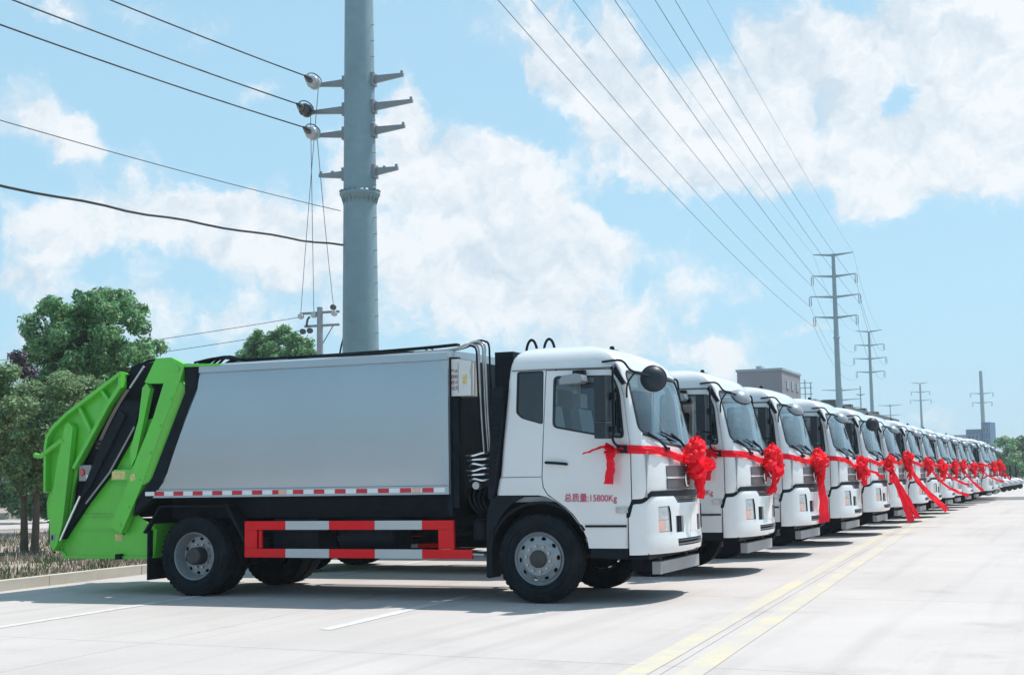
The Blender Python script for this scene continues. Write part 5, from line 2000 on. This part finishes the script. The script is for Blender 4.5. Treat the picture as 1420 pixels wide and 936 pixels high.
b3 = clumps(8, (-.1, 0, 4.0), .5, .5, 1.25, 18, .16, .34)
tree('purple_leaf_tree', (-20.4, 14.2, 0.1), 'thin dark purple-leaved tree left of the large round tree', [([(0, 0, 0), (.05, 0, 1.8), (-.05, 0, 3.6), (-.2, 0, 5.0)], .06, .015)], b3, 4200, .06, leaf_purple, seed=8, limbs=14)
b4 = clumps(11, (0, 0, 6.7), 1.9, 1.8, 1.75, 90, .3, .6, lambda p: p.z > -.8)
tree('broadleaf_tree', (-27.6, 38.3, 0.0), 'small green tree whose crown shows above the truck body', [([(0, 0, 0), (0, 0, 3), (-.1, 0, 5.2), (0, 0, 7.2)], .14, .03)], b4, 30000, .085, leaf_bright, seed=11, limbs=16)
# shrubs further left, behind the second road
for i, (x, y, h, w_, mm) in enumerate(((-36.5, 22.5, 3.2, 2.2, leaf_olive), (-33, 28.5, 2.6, 1.9, leaf_dark), (-40, 29.0, 3.8, 2.6, leaf_dark), (-26.0, 22.4, 2.7, 1.5, leaf_dark), (-38.0, 35.5, 3.6, 2.3, leaf_olive))):
    c_ = clumps(30 + i, (0, 0, h * .52), w_, w_, h * .45, 26, .4, .75)
    tree('background_shrub', (x, y, 0.1), ['tall olive shrub at the left edge beyond the second road', 'dark low shrub beyond the second road', 'dark broad shrub farthest left beyond the second road', 'dark shrub behind the hopper beside the second road', 'olive shrub deep behind the large round tree'][i], [([(0, 0, 0), (.1, 0, h * .3), (0, 0, h * .6)], .07, .03)], c_, 9000, .09, mm, 'shrubs beyond the second road', 30 + i, 7, .9, 'shrub')
c_ = clumps(44, (0, 0, .42), .75, .7, .38, 22, .16, .3)
tree('verge_shrub', (-14.9, 6.2, 0.1), 'low dark shrub on the verge at the foot of the two-stemmed tree', [([(0, 0, 0), (.03, 0, .2), (0, 0, .45)], .03, .012)], c_, 6000, .035, leaf_dark, None, 44, 8, .9, 'shrub')
# tree belt far right
belt_labels = ['leftmost', 'second', 'third', 'fourth', 'fifth', 'sixth', 'seventh', 'eighth', 'rightmost']
for i in range(9):
    x, y = -3.4 + i * 3.1, 168 + (i % 3) * 5 - i * 1.2
    h = 5.9 + .5 * math.sin(i * 2.1) + i * .3
    c_ = clumps(60 + i, (0, 0, h * .52), 2.9, 2.6, h * .47, 40, .6, 1.15)
    tree('belt_tree', (x, y, 0), belt_labels[i] + ' green tree of the belt beyond the far end of the paving', [([(0, 0, 0), (.1, 0, h * .4), (0, 0, h * .75)], .16, .05)], c_, 7000, .22, [leaf_bright, leaf_dark, leaf_bright][i % 3], 'trees of the far belt', 60 + i, 6)
# low hedge mass behind the far end of the row
n = 9000
hx = rng.uniform(-12, 60, n)
hy = 182 + rng.uniform(-3, 3, n)
hz = np.abs(rng.normal(0, 1.0, n)) * .9 + .1
me = leaf_mesh('hedge', [(a, b, c) for a, b, c in zip(rng.uniform(-9, 60, 160), 182 + rng.uniform(-2, 2, 160), rng.uniform(.6, 2.6, 160))], rng.uniform(.9, 1.5, 160).tolist(), 14000, .22, .9, 77)
tag(link('hedge', me, leaf_dark, None, 0), 'dark green hedge mass beneath the far belt trees', 'hedge', None, 'stuff')

# ------------------------------------------------------------------ buildings
wall_mauve = mat('wall_mauve', (0.26, 0.245, 0.27), 0.8, var=0.08, vscale=.3)
wall_pale = mat('wall_pale', (0.40, 0.37, 0.41), 0.8, var=0.1, vscale=.4)
wall_blue = mat('wall_blue', (0.05, 0.14, 0.27), 0.6, var=0.1, vscale=.3)
wall_grey = mat('wall_grey', (0.34, 0.38, 0.43), 0.8, var=0.1, vscale=.3)
roof_dark = mat('roof_dark', (0.035, 0.04, 0.05), 0.6, var=0.1)
win_dark = mat('window_glass', (0.03, 0.045, 0.06), 0.1, coat=0.5)


def block(root, x0, x1, y0, y1, z0, z1, m, name='wall'):
    return obj(name, B(x0, x1, y0, y1, z0, z1), m, root, 0)


def windows(root, face, u0, u1, z0, z1, nu, nz, w, h, m=None):
    """real recessed-looking window boxes on a facade: face = ('y', y) or ('x', x)"""
    for i in range(nu):
        for j in range(nz):
            u = u0 + (u1 - u0) * (i + .5) / nu
            z = z0 + (z1 - z0) * (j + .5) / nz
            ax_, v = face
            if ax_ == 'y':
                f = obj('window', B(u - w / 2, u + w / 2, v - .10, v + .02, z - h / 2, z + h / 2), wall_grey, root, 0)
                obj('pane', B(u - w / 2 + .08, u + w / 2 - .08, v - .12, v - .101, z - h / 2 + .08, z + h / 2 - .08), win_dark, f, 0)
            else:
                f = obj('window', B(v - .02, v + .10, u - w / 2, u + w / 2, z - h / 2, z + h / 2), wall_grey, root, 0)
                obj('pane', B(v + .101, v + .12, u - w / 2 + .08, u + w / 2 - .08, z - h / 2 + .08, z + h / 2 - .08), win_dark, f, 0)


b = empty('office_building', (-41, 184, 0))
tag(b, 'mauve grey flat-roofed block rising behind the second truck', 'building')
block(b, 0, 6.6, 0, 14, 0, 16.6, wall_mauve)
block(b, -.15, 6.75, -.15, 14.15, 16.6, 16.95, wall_grey, 'parapet')
block(b, -4, 0, 2, 12, 0, 13.2, wall_mauve, 'wing')
block(b, 2.2, 3.0, 3, 5, 16.95, 17.6, wall_grey, 'roof_box')
windows(b, ('x', 6.6), 2, 13, 8, 16, 3, 3, 1.6, 1.3)
b = empty('office_building', (-37.4, 204, 0))
tag(b, 'pale lilac block with small windows and rooftop frame right of the mauve block', 'building')
block(b, 0, 4.2, 0, 16, 0, 13.0, wall_pale)
block(b, 4.2, 7.0, 4, 16, 0, 11.2, wall_pale, 'wing')
block(b, -.1, 4.3, -.1, 16.1, 13.0, 13.3, wall_grey, 'parapet')
windows(b, ('y', 0), .3, 4.0, 8, 12.8, 3, 3, .8, .9)
windows(b, ('x', 4.2), .3, 3.8, 11.3, 12.8, 2, 1, .8, .9)
for i in range(4):
    obj('roof_frame_post', T([(.6 + i * .9, 1, 13.3), (.6 + i * .9, 1, 17.0 - .5 * abs(i - 1))], .08, 6), wall_mauve, b)
for z in (14.2, 15.2, 16.0):
    obj('roof_frame_rail', T([(.4, 1, z), (3.6, 1, z)], .06, 6), wall_mauve, b)
b = empty('warehouse', (-24.4, 172, 0), 0)
tag(b, 'long low warehouse with dark roof behind the fifth and sixth trucks', 'building')
block(b, -18, 0, 0, 60, 0, 9.0, wall_grey)
block(b, -18.4, .4, -.4, 60.4, 9.0, 10.7, roof_dark, 'roof')
for i in range(4):
    block(b, -3.5, -1.5, 6 + i * 14, 8 + i * 14, 10.7, 11.7, roof_dark, 'roof_vent')
windows(b, ('x', 0), 3, 58, 4, 8, 9, 1, 3.0, 1.8)
b = empty('factory_building', (-20.6, 332, 0), -.2)
tag(b, 'distant blue factory blocks above the end of the truck row', 'building')
block(b, 0, 3.4, 0, 6, 0, 11.6, wall_blue)
block(b, 3.4, 5.4, 1, 6, 0, 13.2, wall_blue, 'tower')
block(b, -6, 0, 2, 12, 0, 10.4, wall_grey, 'wing')
windows(b, ('y', 0), .3, 3.1, 3, 11, 3, 3, .7, 1.2)
windows(b, ('y', 1), 3.7, 5.2, 4, 13.0, 2, 3, .5, 1.4)
b = empty('low_building', (-64, 55, 0), .3)
tag(b, 'low grey-blue building at the left edge behind the trees', 'building')
block(b, -8, 4.5, 0, 8, 0, 5.2, wall_grey)
block(b, -8.3, 4.8, -.3, 8.3, 5.2, 7.6, wall_blue, 'roof')
windows(b, ('y', 0), -7, 4, 1, 4.4, 5, 1, 1.2, 1.3)

# lamp posts by the far belt, and the low carts beyond the last truck
lamp_white = mat('lamp_post_paint', (0.62, 0.64, 0.65), 0.5)
for i, (x, y) in enumerate(((.6, 150), (4.2, 140))):
    lp = empty('lamp_post', (x, y, 0))
    tag(lp, ['left', 'right'][i] + ' slim pale lamp post in front of the far tree belt', 'lamp post', 'lamp posts at the far belt')
    obj('post', T([(0, 0, 0), (0, 0, 4), (0, 0, 7.6)], [.09, .07, .05], 8), lamp_white, lp)
    obj('arm', T([(0, 0, 7.6), (.6, 0, 7.9), (1.4, 0, 7.95)], .04, 6), lamp_white, lp)
    obj('lamp_head', B(1.0, 1.7, -.12, .12, 7.86, 7.98), lamp_white, lp, 35, .03)


def cart():
    root = empty('small_cart')
    bm = bmesh.new()
    secs = [(-1.3, .45, .35, .75), (-.9, .50, .30, 1.0), (-.2, .52, .30, 1.02), (.3, .50, .32, .92), (.7, .42, .36, .80), (.95, .22, .45, .66)]
    rings = []
    for x, hw_, z0, z1 in secs:
        rings.append([bm.verts.new((x, hw_ * math.copysign(abs(math.cos(a)) ** .6, math.cos(a)), (z0 + z1) / 2 + (z1 - z0) / 2 * math.copysign(abs(math.sin(a)) ** .6, math.sin(a)))) for a in [6.2832 * k / 16 for k in range(16)]])
    for a, b_ in zip(rings, rings[1:]):
        for k in range(16):
            bm.faces.new((a[k], a[(k + 1) % 16], b_[(k + 1) % 16], b_[k]))
    bm.faces.new(rings[0])
    bm.faces.new(rings[-1])
    obj('hull', bm, white_mark, root)
    for x, y in ((.6, 0), (-.9, -.5), (-.9, .5)):
        obj('wheel', LA([(.0, -.06), (.2, -.06), (.24, -.04), (.24, .04), (.2, .06), (0, .06)], 18, 'y', (x, y, .24)), rubber, root)
    obj('upright_post', T([(.35, 0, .8), (.32, 0, 1.9)], .07, 8), black_steel, root)
    obj('handlebar', T([(.30, -.35, 1.2), (.36, 0, 1.25), (.30, .35, 1.2)], .025, 6), black_steel, root)
    obj('seat', B(-.7, -.2, -.25, .25, 1.0, 1.1), black_plastic, root, 35, .03)
    return root


c0 = cart()
CP = [(-.55, 77), (-.35, 82), (-.20, 87.5), (-.10, 93), (0, 99), (.1, 106)]
for i, (x, y) in enumerate(CP):
    c = c0 if i == 0 else copy_tree(c0)
    c.location = (x, y, 0)
    c.rotation_euler = (0, 0, random.uniform(-.15, .15))
    tag(c, ['nearest', 'second', 'third', 'fourth', 'fifth', 'farthest'][i] + ' low rounded white cart with dark upright post past the last trucks', 'cart', 'small carts beyond the trucks')
# ------------------------------------------------------------------ haze
hm = bpy.data.materials.new('haze')
hm.use_nodes = True
hm.node_tree.nodes.clear()
ho = hm.node_tree.nodes.new('ShaderNodeOutputMaterial')
hv = hm.node_tree.nodes.new('ShaderNodeVolumePrincipled')
hv.inputs['Color'].default_value = (0.86, 0.93, 1.0, 1)
hv.inputs['Density'].default_value = 0.0005
hv.inputs['Anisotropy'].default_value = 0.2
hm.node_tree.links.new(hv.outputs[0], ho.inputs['Volume'])
haze = obj('haze', B(-3100, 3100, -420, 5100, -1.2, 42), hm, None, 0)
haze['kind'] = 'stuff'
